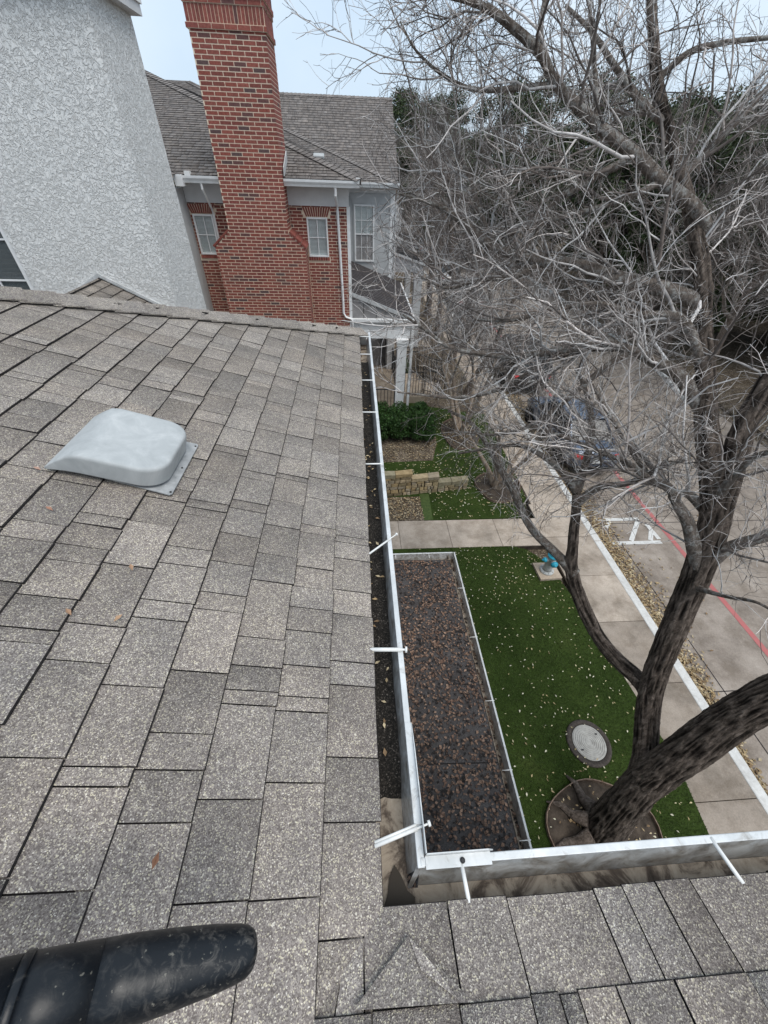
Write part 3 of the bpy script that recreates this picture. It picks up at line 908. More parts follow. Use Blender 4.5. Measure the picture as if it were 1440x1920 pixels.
# ================================================================== STUCCO BLOCK
st = thing("stucco_building", "tall pale stucco building with rough trowelled walls and a barred window", "building", (-5, 6.5, 0))
SX, SY, SY2 = -2.45, 6.0, 7.12
mb = MB()
mb.box(-5.42, SX, SY, SY2, 0, 4.55); mb.box(-5.42, SX, SY, SY2, 6.45, 7.95)
mb.box(-4.225, SX, SY, SY2, 4.55, 6.45); mb.box(-10, -5.42, SY, SY2, 0, 7.95)
mb.build("wall", MT['stucco'], st)
MB().box(-10.2, SX + .10, SY - .12, SY2 + .09, 7.93, 8.02).build("soffit", MT['trim_grey'], st)
MB().box(-10.2, SX + .12, SY - .14, SY2 + .11, 8.02, 8.3).build("fascia", MT['white'], st)
MB().prism([(-10.2, SY - .14, 8.3), (SX + .12, SY - .14, 8.3), (SX + .12, SY2 + .11, 8.55), (-10.2, SY2 + .11, 8.55)], (0, 0, .05)).build("roof_slab", MT['roof_felt'], st)
MB().box(-9.9, -3.99, SY2 - .01, 12.2, 0, 6.2).build("rear_wing", MT['siding'], st)
wn_ = MB()
def win(parent, x0, x1, z0, z1, Y, cols, rows, slats, blind_cover=1.0, mid=True, fw=.045, name="window", dark=False, framemat=None):
    framemat = framemat or MT['white']
    f = MB()
    for a, b in ((x0, x0 + fw), (x1 - fw, x1)): f.box(a, b, Y - .02, Y + .06, z0, z1)
    for a, b in ((z0, z0 + fw), (z1 - fw, z1)): f.box(x0 + fw, x1 - fw, Y - .02, Y + .06, a, b)
    w = f.build(name, framemat, parent, bevel=.004)
    g = MB().box(x0 + fw, x1 - fw, Y + .03, Y + .034, z0 + fw, z1 - fw).build("pane", MT['pane'], w)
    MB().box(x0 + fw, x1 - fw, Y + .12, Y + .13, z0 + fw, z1 - fw).build("room_shade", MT['glass'], w)
    mm = MB()
    for i in range(1, cols):
        xc = x0 + fw + (x1 - x0 - 2 * fw) * i / cols; mm.box(xc - .009, xc + .009, Y + .012, Y + .029, z0 + fw, z1 - fw)
    for i in range(1, rows):
        zc = z0 + fw + (z1 - z0 - 2 * fw) * i / rows; mm.box(x0 + fw, x1 - fw, Y + .010, Y + .0275, zc - .009, zc + .009)
    if mm.V: mm.build("muntin", framemat, w)
    if mid:
        zc = (z0 + z1) / 2; MB().box(x0 + fw, x1 - fw, Y - .005, Y + .028, zc - .02, zc + .02).build("meeting_rail", framemat, w)
    s = MB(); zt = z1 - fw - .01; zb = z1 - fw - (z1 - z0 - 2 * fw) * blind_cover
    k = 0
    while zt - k * slats > zb:
        zc = zt - k * slats
        s.obox((0.5 * (x0 + x1), Y + .05, zc - slats * .45), ((x1 - x0) / 2 - fw - .006, 0, 0), (0, .012, -slats * .54), (0, .0006, .0006), 0, (.09 if dark else 1.0) * RND.uniform(.92, 1.05)); k += 1
    s.build("blind", MT['blind'], w)
    return w
win(st, -5.42, -4.225, 4.55, 6.45, SY + .04, 3, 4, .05, 1.0, False, .06, dark=True)
# little gable roof abutting the stucco
rz, rx = 5.54, -3.32
gb = []
for sgn in (-1, 1):
    u = (0, -1, 0) if sgn > 0 else (0, 1, 0)
    vv = Vector((-sgn * .9, 0, .47)).normalized(); nn = Vector((sgn * .47, 0, .9)).normalized()
    O = (rx + sgn * 1.0, SY - .005 if sgn > 0 else 4.3, rz - 1.0 * .522)
    gb += tabs(O, u, vv, nn, 1.128, lambda v: 0, lambda v: SY - .005 - 4.3, .143, (.1, .3), rng)
tab_joined("gable_shingles", gb, SM, st)
mb = MB().prism([(rx, 4.3, rz - .01), (rx + 1.0, 4.3, rz - .535), (rx - 1.0, 4.3, rz - .535)], (0, SY - 4.305, 0)); fix_normals(mb.build("gable_roof_body", MT['roof_felt'], st))
mb = MB()
for sgn in (-1, 1):
    mb.prism([(rx, SY - .03, rz + .03), (rx + sgn * 1.0, SY - .03, rz - .492), (rx + sgn * 1.0, SY - .03, rz - .462), (rx, SY - .03, rz + .075)], (0, .028, 0))
fix_normals(mb.build("flashing", MT['gutter'], st))
MB().box(-4.2, -2.45, 4.4, SY - .01, 0, rz - .56).build("bay_wall", MT['siding'], st)

# ================================================================== BRICK HOUSE
bh = thing("brick_house", "red brick house with tall brick chimney, shingled hip roofs and a white-columned side porch", "house", (-1.5, 14, 0))
WY = 12.12; CH = 11.5
CX0, CX1 = -2.97, -1.57        # chimney stack
LX0, LX1 = -3.37, -1.20        # chimney breast
ZS0, ZS1 = 5.12, 5.45          # shoulders
# mortar cores
mb = MB()
def holed(mb, x0, x1, y0, y1, z0, z1, holes):
    zs = sorted(set([z0, z1] + [h[2] for h in holes] + [h[3] for h in holes]))
    for za, zb in zip(zs[:-1], zs[1:]):
        zm = (za + zb) / 2; x = x0
        for h in sorted(h for h in holes if h[2] < zm < h[3]):
            mb.box(x, h[0], y0, y1, za, zb); x = h[1]
        mb.box(x, x1, y0, y1, za, zb)
holed(mb, -3.98, -.16, WY, 12.6, 0, 6.05, [(-1.16, -.66, 4.875, 5.695), (-3.92, -3.45, 4.875, 5.695)])
mb.build("wall", MT['mortar'], bh)
mb = MB()
mb.box(LX0, LX1, CH, WY + .2, 0, ZS0)
mb.prism([(LX0, CH, ZS0), (LX1, CH, ZS0), (CX1, CH, ZS1), (CX0, CH, ZS1)], (0, WY - CH + .2, 0))
mb.box(CX0, CX1, CH, 12.6, ZS1, 9.15)
chim = fix_normals(mb.build("chimney", MT['mortar'], bh))
BL, BH_, PR = .2215, .0535, .0035
PX, PZ = .236, .0677
brick_cache = {}
def brick_mesh(w, d, h, tone):
    key = (round(w, 3), round(d, 3), round(h, 3), tone)
    if key not in brick_cache:
        b_ = MB().box(-w / 2, w / 2, -d / 2, d / 2, -h / 2, h / 2, 0, tone)
        brick_cache[key] = raw_mesh("brick", b_.V, b_.F, MT['brick'], np.array(b_.T, dtype=np.float32))
    return brick_cache[key]
TONES = [(1, 1, 1), (.82, .8, .82), (1.15, 1.1, 1.08), (.95, .9, .95), (1.05, .95, .92), (.55, .8, .95), (.45, .85, 1.05)]
TW = [5, 4, 3, 4, 4, 1, .8]
brng = random.Random(5)
def courses(face, a0f, a1f, z0, z1, holes=(), phase=0.0):
    """face 'S' (plane y=Y) along x, face 'E' (plane x=X) along y. yields (centre along, z, length, height)"""
    out = []; k = int(round(z0 / PZ))
    while k * PZ < z1 - .03:
        zc = k * PZ + PZ / 2
        a0, a1 = a0f(zc), a1f(zc)
        s = math.floor((a0 - phase) / PX) * PX + phase + (PX / 2 if k % 2 else 0) - PX
        while s < a1:
            l, r = max(s + .0072, a0), min(s + PX - .0072, a1)
            segs = [(l, r)]
            for (hx0, hx1, hz0, hz1) in holes:
                if hz0 - .02 < zc < hz1 + .02:
                    ns = []
                    for (q0, q1) in segs:
                        if q1 <= hx0 or q0 >= hx1: ns.append((q0, q1)); continue
                        if q0 < hx0 - .03: ns.append((q0, hx0 - .008))
                        if q1 > hx1 + .03: ns.append((hx1 + .008, q1))
                    segs = ns
            for (q0, q1) in segs:
                if q1 - q0 > .03: out.append(((q0 + q1) / 2, zc, q1 - q0, BH_))
            s += PX
        k += 1
    return out
WIN_R = (-1.165, -.655, 4.87, 5.70); WIN_L = (-3.925, -3.445, 4.87, 5.70)
def arch_hole(w): return (w[0] - .075, w[1] + .075, w[3], w[3] + .2)
def sill_hole(w): return (w[0] - .03, w[1] + .03, w[2] - .085, w[2])
holesW = [WIN_R, arch_hole(WIN_R), sill_hole(WIN_R), WIN_L, arch_hole(WIN_L), sill_hole(WIN_L)]
lerp = lambda a, b, t: a + (b - a) * min(1, max(0, t))
shl = lambda z: lerp(LX0, CX0, (z - ZS0) / (ZS1 - ZS0)); shr = lambda z: lerp(LX1, CX1, (z - ZS0) / (ZS1 - ZS0))
cf = courses('S', shl, shr, 0, 8.5)
single = sorted([q for q in cf if q[2] > .2 and q[1] > 2.8], key=lambda q: -q[1])[:300]
sset = set((q[0], q[1]) for q in single)
for (x, z, w, h) in single:
    put("brick", brick_mesh(BL, .024, BH_, brng.choices(TONES, TW)[0]), chim, (x, CH - PR + .012, z))
rest = MB()
def addS(lst, Y, acc):
    for (x, z, w, h) in lst: acc.box(x - w / 2, x + w / 2, Y - PR, Y + .016, z - h / 2, z + h / 2, 0, brng.choices(TONES, TW)[0])
def addE(lst, X, acc):
    for (y, z, w, h) in lst: acc.box(X - .016, X + PR, y - w / 2, y + w / 2, z - h / 2, z + h / 2, 0, brng.choices(TONES, TW)[0])
addS([q for q in cf if (q[0], q[1]) not in sset], CH, rest)
addE(courses('E', lambda z: CH + .012, lambda z: 12.59, ZS1, 8.5, phase=.06), CX1, rest)
addE(courses('E', lambda z: CH + .012, lambda z: WY - .006, 0, ZS0, phase=.06), LX1, rest)
# corbelled head: stretcher, soldiers, stretchers
def band(z0, z1, out, soldier):
    x0, x1, y0 = CX0 - out, CX1 + out, CH - out
    MBm.box(x0 + .006, x1 - .006, y0 + .006, 12.6 + out, z0, z1)
    stp = .0677 if soldier else PX
    x = x0
    while x < x1 - .03:
        r = min(x + stp - .011, x1); rest.box(x, r, y0, y0 + .03, z0 + .006, z1 - .006, 0, brng.choices(TONES, TW)[0]); x += stp
    y = y0 + .034
    while y < 12.6:
        r = min(y + stp - .011, 12.6); rest.box(x1 - .03, x1, y, r, z0 + .006, z1 - .006, 0, brng.choices(TONES, TW)[0]); y += stp
MBm = MB()
band(8.5, 8.575, .035, False); band(8.575, 8.80, .012, True); band(8.80, 8.87, .03, False); band(8.87, 8.94, .05, False); band(8.94, 9.1, .03, False)
MBm.build("chimney_head", MT['mortar'], bh)
MB().prism([(CX0 - .05, CH - .05, 9.1), (CX1 + .05, CH - .05, 9.1), (CX1 + .05, 12.65, 9.1), (CX0 - .05, 12.65, 9.1)], (0, 0, .1)).build("chimney_cap", MT['pad'], bh)
o = rest.build("chimney_bricks", MT['brick'], bh); o["kind"] = "stuff"
# sloped shoulder caps
for xa, xb in ((LX1 + .02, CX1), (LX0 - .02, CX0)):
    for i in range(3):
        t0, t1 = i / 3, (i + 1) / 3 - .02
        P0 = Vector((lerp(xa, xb, t0), 0, lerp(ZS0, ZS1, t0))); P1 = Vector((lerp(xa, xb, t1), 0, lerp(ZS0, ZS1, t1)))
        nn = Vector((P1.z - P0.z, 0, -(P1.x - P0.x))).normalized()
        if nn.z < 0: nn = -nn
        mb = MB().prism([(P0.x, CH - .02, P0.z), (P1.x, CH - .02, P1.z), (P1.x, WY, P1.z), (P0.x, WY, P0.z)], nn * .045, 0, (.9, .85, .85))
        fix_normals(mb.build("shoulder_brick", MT['brick'], chim))
wallb = MB()
addS(courses('S', lambda z: -3.975, lambda z: LX0 - .01 if z < ZS0 else shl(z) - .01, 2.2, 5.93, holesW, .09), WY, wallb)
addS(courses('S', lambda z: (LX1 if z < ZS0 else shr(z)) + .012, lambda z: -.165, 2.2, 5.93, holesW, .03), WY, wallb)
addE(courses('E', lambda z: WY + .01, lambda z: 12.59, 2.2, 5.93), -.16, wallb)
o = wallb.build("wall_bricks", MT['brick'], bh); o["kind"] = "stuff"
for w in (WIN_R, WIN_L):
    cx = (w[0] + w[1]) / 2; nb = 11
    for i in range(nb):
        t = (i + .5) / nb * 2 - 1
        xb = cx + t * (w[1] - w[0] + .03) / 2; xt = cx + t * (w[1] - w[0] + .19) / 2; hw = .0195
        mb = MB().prism([(xb - hw, WY - PR - .001, w[3] + .012), (xb + hw, WY - PR - .001, w[3] + .012), (xt + hw * 1.18, WY - PR - .001, w[3] + .195), (xt - hw * 1.18, WY - PR - .001, w[3] + .195)], (0, .02, 0), 0, brng.choices(TONES[:5], TW[:5])[0])
        fix_normals(mb.build("arch_brick", MT['brick'], bh))
    nb = 9
    for i in range(nb):
        x = w[0] - .02 + (w[1] - w[0] + .04) * (i + .5) / nb
        MB().box(x - .025, x + .025, WY - .03, WY + .02, w[2] - .078, w[2] - .004, 0, brng.choices(TONES[:5], TW[:5])[0]).build("sill_brick", MT['brick'], bh)
    win(bh, w[0], w[1], w[2], w[3], WY - .015 - .0, 2, 2, .034, 1.0, False, .035)
# frieze, gutters, downspouts
MB().box(-3.98, -.10, WY - .05, WY + .02, 5.925, 6.14).build("frieze", MT['trim_grey'], bh)
MB().box(-3.98, -.085, WY - .07, WY + .018, 6.14, 6.33).build("frieze", MT['trim_grey'], bh)
MB().box(-.16, -.08, WY - .012, WY + .05, .3, 5.924).build("corner_board", MT['white'], bh)
MB().box(-4.2, .10, 11.75, WY, 6.33, 6.36).build("soffit", MT['trim_grey'], bh)
def kgutter(x0, x1, y0, z1, parent):
    pr = [(y0 + .12, z1 - .13), (y0 + .045, z1 - .13), (y0 + .03, z1 - .09), (y0 + .0, z1 - .045), (y0 - .004, z1), (y0 + .012, z1), (y0 + .02, z1 - .04), (y0 + .05, z1 - .115), (y0 + .117, z1 - .115), (y0 + .117, z1), (y0 + .12, z1)]
    mb = MB().prism([(x0, y, z) for y, z in pr], (x1 - x0, 0, 0)); return fix_normals(mb.build("gutter", MT['white'], parent))
kgutter(-3.80, CX0 - .01, 11.60, 6.43, bh); kgutter(CX1 + .01, .16, 11.60, 6.43, bh)
MB().box(-3.95, -3.78, 11.55, 12.1, 6.24, 6.44).build("eave_return", MT['white'], bh)
MB().box(-3.72, -3.60, 11.60, 11.72, 6.43, 6.50).build("gutter_outlet", MT['white'], bh)
MB().box(.08, .17, 11.62, 11.72, 6.43, 6.485).build("gutter_outlet", MT['white'], bh)
def spout(name, pts, r=.035, parent=bh):
    o = MB().tube(pts, r, 4).build(name, MT['white'], parent, bevel=.006); return o
spout("downspout", [(-.40, 11.67, 6.30), (-.40, 11.67, 6.16), (-.385, 12.03, 5.93), (-.385, 12.055, 5.85), (-.33, 12.055, 3.85), (-.33, 12.055, 3.52), (-.27, 12.055, 3.42), (-.13, 12.06, 3.37), (-.08, 12.09, 3.30), (-.08, 12.09, 2.9)])
spout("downspout", [(-3.42, 11.67, 6.30), (-3.42, 11.67, 6.2), (-3.40, 12.03, 5.80), (-3.40, 12.055, 5.7), (-3.40, 12.055, 4.7)], .03)

# shingled roofs: front block, rear block, gable beyond
def zA(d): return 6.44 + d / 3
far = random.Random(9)
E_ = (0, cp, sp_)
fA = tabs((0, 11.64, 6.43), (1, 0, 0), (0, cp, sp_), (0, -sp_, cp), 6.7 / cp, lambda v: -3.9 - slope(v), lambda v: .2 - slope(v), .15, (.1, .3), far)
fA += tabs((.2, 0, 6.43), (0, 1, 0), (-cp, 0, sp_), (sp_, 0, cp), 6.4 / cp, lambda v: 11.64 + slope(v), lambda v: 16.2 + slope(v), .15, (.1, .3), far)
fA += tabs((-3.9, 0, 6.43), (0, -1, 0), (-cp, 0, sp_), (sp_, 0, cp), 4 / cp, lambda v: -11.64 - slope(v), lambda v: -7.2, .15, (.1, .3), far)
fA += tabs((0, 16.05, 6.25), (1, 0, 0), (0, cp, sp_), (0, -sp_, cp), 8.2 / cp, lambda v: .2 - slope(v) - .6, lambda v: 1.47 - slope(v), .15, (.1, .3), far)
fA += tabs((1.47, 0, 6.25), (0, 1, 0), (-cp, 0, sp_), (sp_, 0, cp), 5 / cp, lambda v: 16.05 + slope(v), lambda v: 24, .15, (.1, .3), far)
ac = math.atan(.56); cc_, sc2 = math.cos(ac), math.sin(ac)
fA += tabs((0, 17.9, 6.28), (1, 0, 0), (0, cc_, sc2), (0, -sc2, cc_), 4.12 / cc_, lambda v: -4.5, lambda v: 1.62, .15, (.1, .3), far)
tab_joined("shingle_field", fA, SMF, bh)
def rdeck(pts): return fix_normals(MB().prism(pts, (0, 0, -.06)).build("roof_deck", MT['roof_felt'], bh))
q = 6.6
rdeck([(.2, 11.66, 6.425), (-3.9, 11.66, 6.425), (-3.9 - q, 11.66 + q, 6.425 + q / 3), (.2 - q, 11.66 + q, 6.425 + q / 3)])
rdeck([(.195, 11.66, 6.42), (.195 - q, 11.66 + q, 6.42 + q / 3), (.195 - q, 16.1 + q, 6.42 + q / 3), (.195, 16.1, 6.42)])
q = 8.1
rdeck([(1.46, 16.07, 6.24), (-.4, 16.07, 6.24), (-.4 - q, 16.07 + q, 6.24 + q / 3), (1.46 - q, 16.07 + q, 6.24 + q / 3)])
rdeck([(1.6, 17.92, 6.27), (1.6, 22.0, 8.565), (-4.5, 22.0, 8.565), (-4.5, 17.92, 6.27)])
rdeck([(1.6, 26.1, 6.27), (1.6, 22.0, 8.56), (-4.5, 22.0, 8.56), (-4.5, 26.1, 6.27)])
caps((.2, 11.64, 6.45), (.2 - 6.6, 11.64 + 6.6, 6.45 + 2.2), (-1, -1, -.333), (1, 1, -.333), bh, .15, .17, SMF, .024, joined=True)
caps((1.47, 16.05, 6.27), (1.47 - 8.1, 16.05 + 8.1, 6.27 + 2.7), (-1, -1, -.333), (1, 1, -.333), bh, .15, .17, SMF, .024, joined=True)
caps((1.6, 22.0, 8.585), (-4.5, 22.0, 8.59), (0, -cc_, -sc2), (0, cc_, -sc2), bh, .16, .13, SMF, .03, joined=True)
# little box vents on the roof
MB().obox((-.80, 12.72, 6.83), (.13, 0, 0), (0, .09 * cp, .09 * sp_), (0, -.035 * sp_, .035 * cp)).build("box_vent", MT['vent'], bh, bevel=.02)
MB().prism([(CX1 + .03, 11.62, 6.47), (CX1 + .03, 12.4, 6.72), (CX1 + .03, 12.4, 6.9), (CX1 + .03, 11.62, 6.62)], (.02, 0, 0)).build("chimney_flashing", MT['gutter'], bh)

# rear wing walls, window
RY = 16.5
mb = MB(); holed(mb, -.3, 1.40, RY, RY + .3, 0, 6.15, [(.035, .715, 4.065, 5.685)]); mb.box(-.3, 1.399, RY + .3, 22, 0, 6.149); mb.build("wing_wall", MT['siding'], bh)
MB().box(-.19, -.165, 12.6, RY, 0, 6.3).build("side_wall", MT['siding'], bh)
MB().prism([(1.40, 18, 6.2), (1.40, 26, 6.2), (1.40, 22, 8.4)], (-5.8, 0, 0)).build("gable_end", MT['siding'], bh)
for a, b_ in ((.05 - .06, .05), (.70, .76)):
    MB().box(a, b_, RY - .03, RY, 4.0, 5.70).build("window_casing", MT['siding'], bh)
MB().prism([(-.12, RY - .028, 5.98), (-.01, RY - .028, 5.70), (.76, RY - .028, 5.70), (.84, RY - .028, 5.98)], (0, .028, 0)).build("window_head", MT['siding'], bh)
win(bh, .03, .72, 4.06, 5.69, RY - .035, 3, 4, .042, .5, True, .05)
MB().box(.05, .70, RY - .012, RY - .008, 4.08, 4.87).build("insect_screen", MT['siding_dk'], bh)
MB().box(1.26, 1.412, RY - .025, RY + .1, 0, 6.15).build("corner_board", MT['white'], bh)
MB().box(-.16, 1.42, RY - .045, RY + .02, 5.99, 6.15).build("frieze", MT['trim_grey'], bh)
MB().box(-.16, 1.5, 16.06, RY, 6.15, 6.18).build("soffit", MT['trim_grey'], bh)
kgutter(.2, 1.50, 16.0, 6.27, bh)
spout("downspout", [(1.47, 16.06, 6.15), (1.47, 16.1, 6.0), (1.44, 16.4, 5.75), (1.45, 16.45, 5.6), (1.45, 16.45, 3.5)], .03)
wb2 = MB(); addE(courses('E', lambda z: RY + .1, lambda z: 18, 3.0, 6.0), 1.40, wb2); o = wb2.build("wing_bricks", MT['brick'], bh); o["kind"] = "stuff"

# porch: ribbed metal shed roof on a white beam and square column
PY = 12.2
zr = lambda x: 4.03 - (x + .1) * .353
mb = MB().prism([(-.16, PY - .05, zr(-.16)), (1.70, PY - .05, zr(1.70)), (1.70, PY - .05, zr(1.70) - .04), (-.16, PY - .05, zr(-.16) - .04)], (0, RY - PY + .05, 0))
fix_normals(mb.build("porch_roof", MT['metal_roof'], bh))
y = PY + .02
while y < RY:
    mb = MB().obox((.77, y, zr(.77) + .014), (.93, 0, -.328), (0, .05, 0), (.0, 0, .03)); mb.build("roof_rib", MT['rib'], bh, bevel=.01); y += .2
MB().prism([(-.14, PY - .06, zr(-.14) + .02), (1.72, PY - .06, zr(1.72) + .02), (1.72, PY - .06, zr(1.72) - .085), (-.14, PY - .06, zr(-.14) - .085)], (0, -.02, 0)).build("rake_board", MT['siding'], bh)
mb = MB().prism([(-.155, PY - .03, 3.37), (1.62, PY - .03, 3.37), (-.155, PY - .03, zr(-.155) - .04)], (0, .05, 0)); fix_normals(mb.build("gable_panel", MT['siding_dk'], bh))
for x in (.25, .62): MB().box(x - .006, x + .006, PY - .034, PY - .029, 3.37, zr(x) - .05).build("panel_joint", MT['iron'], bh)
MB().box(-.15, 1.74, PY - .12, PY + .02, 3.27, 3.365).build("porch_gutter", MT['white'], bh, bevel=.01)
MB().box(-.15, 1.66, PY - .02, PY + .2, 3.02, 3.27).build("porch_beam", MT['trim_grey'], bh)
MB().box(-.15, 1.65, PY - .035, PY + .22, 2.80, 3.02).build("porch_beam", MT['white'], bh)
MB().tube([(1.735, PY - .05, zr(1.72) + .0), (1.735, RY - .1, zr(1.72) + .01)], .035, 6).build("porch_gutter", MT['white'], bh)
MB().box(1.68, 1.76, PY - .1, PY - .03, .3, 3.26).build("downspout", MT['white'], bh, bevel=.01)
def column(parent, x, y, z0, z1, mat, w=.145):
    mb = MB().box(x - w, x + w, y - w, y + w, z0 + .12, z1 - .2)
    o = mb.build("column", mat, parent, bevel=.008)
    MB().box(x - w - .025, x + w + .025, y - w - .025, y + w + .025, z0, z0 + .12).box(x - w - .02, x + w + .02, y - w - .02, y + w + .02, z1 - .2, z1 - .12).box(x - w - .04, x + w + .04, y - w - .04, y + w + .04, z1 - .12, z1).build("moulding", mat, o, bevel=.006)
    return o
column(bh, 1.42, PY - .0, .28, 2.805, MT['white'])
column(bh, 1.42, RY - .3, .28, 2.9, MT['trim_grey'])
MB().box(-.16, 1.62, PY - .2, RY, 0, .28).build("porch_floor", MT['pad'], bh)
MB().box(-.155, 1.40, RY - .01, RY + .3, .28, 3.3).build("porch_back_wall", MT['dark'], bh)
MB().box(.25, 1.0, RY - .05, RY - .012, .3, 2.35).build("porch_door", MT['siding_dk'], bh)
def railing(parent, p, q, h=.92, n=12, r=.009):
    p, q = Vector(p), Vector(q); up = Vector((0, 0, 1))
    o = MB().tube([p + up * h, q + up * h], .018, 6).tube([p + up * .1, q + up * .1], .012, 6).build("railing", MT['iron'], parent)
    for i in range(n + 1):
        c = p + (q - p) * i / n; MB().tube([c, c + up * h], r if 0 < i < n else r * 1.8, 5).build("baluster", MT['iron'], o)
    return o
railing(bh, (-.1, PY - .05, .28), (1.26, PY - .05, .28), .9, 12)
railing(bh, (1.5, 13.0, .28), (1.5, 16.0, .28), .9, 16)

MB().box(1.62, 2.55, 13.5, 15.6, 0, .279).build("landing", MT['pad'], bh)
for i in range(2):
    MB().box(2.55 + .3 * i, 2.85 + .3 * i, 13.9, 15.2, 0, .19 - .1 * i).build("step", MT['pad'], bh)
railing(bh, (1.66, 13.55, .279), (2.5, 13.55, .279), .9, 8, .011)
railing(bh, (2.5, 13.88, .279), (3.35, 13.88, .03), .9, 8, .011)
railing(bh, (2.5, 15.25, .279), (3.45, 15.25, .03), .9, 9, .011)
railing(bh, (1.66, 15.6, .279), (2.5, 15.6, .279), .9, 8, .011)
railing(bh, (1.7, 16.6, .02), (3.5, 16.6, .02), .95, 16, .011)

# ================================================================== NEIGHBOURING PORCHES
def townporch(name, label, x0, y0, z, depth, full):
    t = thing(name, label, "house" if full else "porch", (x0, y0 + 2, 0), None)
    if full:
        MB().box(x0 - 4, x0, y0, y0 + depth, 0, 5.4).build("wall", MT['siding'], t)
        MB().prism([(x0 - 4, y0, 5.4), (x0 + .1, y0, 5.4), (x0 - 1.9, y0, 6.0)], (0, depth, 0)).build("roof", MT['shingle_far'], t)
    else:
        MB().box(x0 - .1, x0, y0, y0 + depth, 0, z).build("wall", MT['siding'], t)
    zc = z + .0
    mb = MB().prism([(x0 - .1, y0 - .05, zc - .02), (x0 + 1.25, y0 - .05, zc - .42), (x0 + 1.25, y0 - .05, zc - .47), (x0 - .1, y0 - .05, zc - .47)], (0, .06, 0)); fix_normals(mb.build("gable_panel", MT['white'], t))
    mb = MB().prism([(x0 - .1, y0 - .15, zc + .03), (x0 + 1.4, y0 - .15, zc - .41), (x0 + 1.4, y0 - .15, zc - .46), (x0 - .1, y0 - .15, zc - .02)], (0, depth * .6, 0)); fix_normals(mb.build("porch_roof", MT['metal_roof'], t))
    MB().prism([(x0 - .12, y0 - .17, zc + .05), (x0 + 1.42, y0 - .17, zc - .40), (x0 + 1.42, y0 - .17, zc - .48), (x0 - .12, y0 - .17, zc - .03)], (0, -.03, 0)).build("rake_board", MT['white'], t)
    MB().box(x0, x0 + 1.3, y0 - .04, y0 + .12, zc - .72, zc - .471).build("beam", MT['trim_grey'], t)
    column(t, x0 + 1.12, y0 + .05, .5, zc - .72, MT['trim_grey'], .17)
    MB().box(x0 - .2, x0 + 1.3, y0 - .1, y0 + depth * .6, 0, .5).build("porch_floor", MT['pad'], t)
    for i in range(3):
        MB().box(x0 + 1.3 + .28 * i, x0 + 1.58 + .28 * i, y0 + .3, y0 + 1.7, 0, .38 - .125 * i).build("step", MT['pad'], t)
    for yy in (y0 + .3, y0 + 1.7):
        railing(t, (x0 + 1.3, yy, .45), (x0 + 2.2, yy, .02), .9, 7, .011)
    railing(t, (x0 + .2, y0 - .05, .5), (x0 + .95, y0 - .05, .5), .9, 7)
    return t
townporch("side_porch", "grey columned porch with black stair railing directly behind the white column porch", 1.52, 18.2, 4.15, 3.6, False)
townporch("town_house", "grey sided house whose white porch gable shows past the brick house corner", 2.1, 26.6, 3.75, 5, True)
townporch("town_house", "last pale house down the street with a low white porch gable", 2.3, 36, 4.6, 8, True)

# ================================================================== STONE WALL
sw = thing("stone_wall", "low stepped limestone block wall beside the mulch bed", "stone wall", (1.6, 8.2, 0))
srng = random.Random(21)
def wall_y(x): return 8.02 + max(0, x - .9) * .13
def wall_h(x):
    if x < 1.42: return .74
    if x < 2.18: return .56
    return .34
core = MB()
for a, b in ((-.25, 1.40), (1.40, 2.16), (2.16, 3.0)):
    xm = (a + b) / 2; h = wall_h(xm) - .05
    core.prism([(a + .02, wall_y(a) + .03, 0), (b - .02, wall_y(b) + .03, 0), (b - .02, wall_y(b) + .15, 0), (a + .02, wall_y(a) + .15, 0)], (0, 0, h))
fix_normals(core.build("mortar_core", MT['soil'], sw))
def stone(x0, x1, z0, z1, yd0, yd1):
    t = srng.uniform(.65, 1.1); warm = srng.choice([(1, 1, 1), (1.05, .93, .7), (.9, .95, .88), (1.1, 1.03, .9), (.8, .76, .62)])
    vs = []
    for z in (z0, z1):
        for (x, yd) in ((x0, yd0), (x1, yd0), (x1, yd1), (x0, yd1)):
            vs.append((x + srng.uniform(-.008, .008), wall_y(x) + yd + srng.uniform(-.012, .012), z + srng.uniform(-.006, .006)))
    mb = MB().add(vs, [(0, 3, 2, 1), (4, 5, 6, 7), (0, 1, 5, 4), (1, 2, 6, 5), (2, 3, 7, 6), (3, 0, 4, 7)], 0, tuple(t * q for q in warm))
    mb.build("stone", MT['stone'], sw, bevel=.01)
for a, b in ((-.25, 1.42), (1.42, 2.18), (2.18, 3.05)):
    h = wall_h((a + b) / 2); z = 0.0
    while z < h - .13:
        hz = srng.uniform(.10, .135); hz = min(hz, h - .12 - z) if h - .12 - z < .2 else hz
        x = a
        while x < b - .02:
            w = srng.uniform(.08, .26); e = x + w
            if b - e < .1: e = b
            stone(x + .009, e - .009, z + .006, z + hz - .010, -.005, .17); x = e
        z += hz
    x = a - .01
    while x < b:                                   # flat cap stones
        e = min(x + srng.uniform(.28, .5), b + .01)
        if b - e < .12: e = b + .01
        stone(x + .005, e - .005, z + .002, h, -.015, .19); x = e

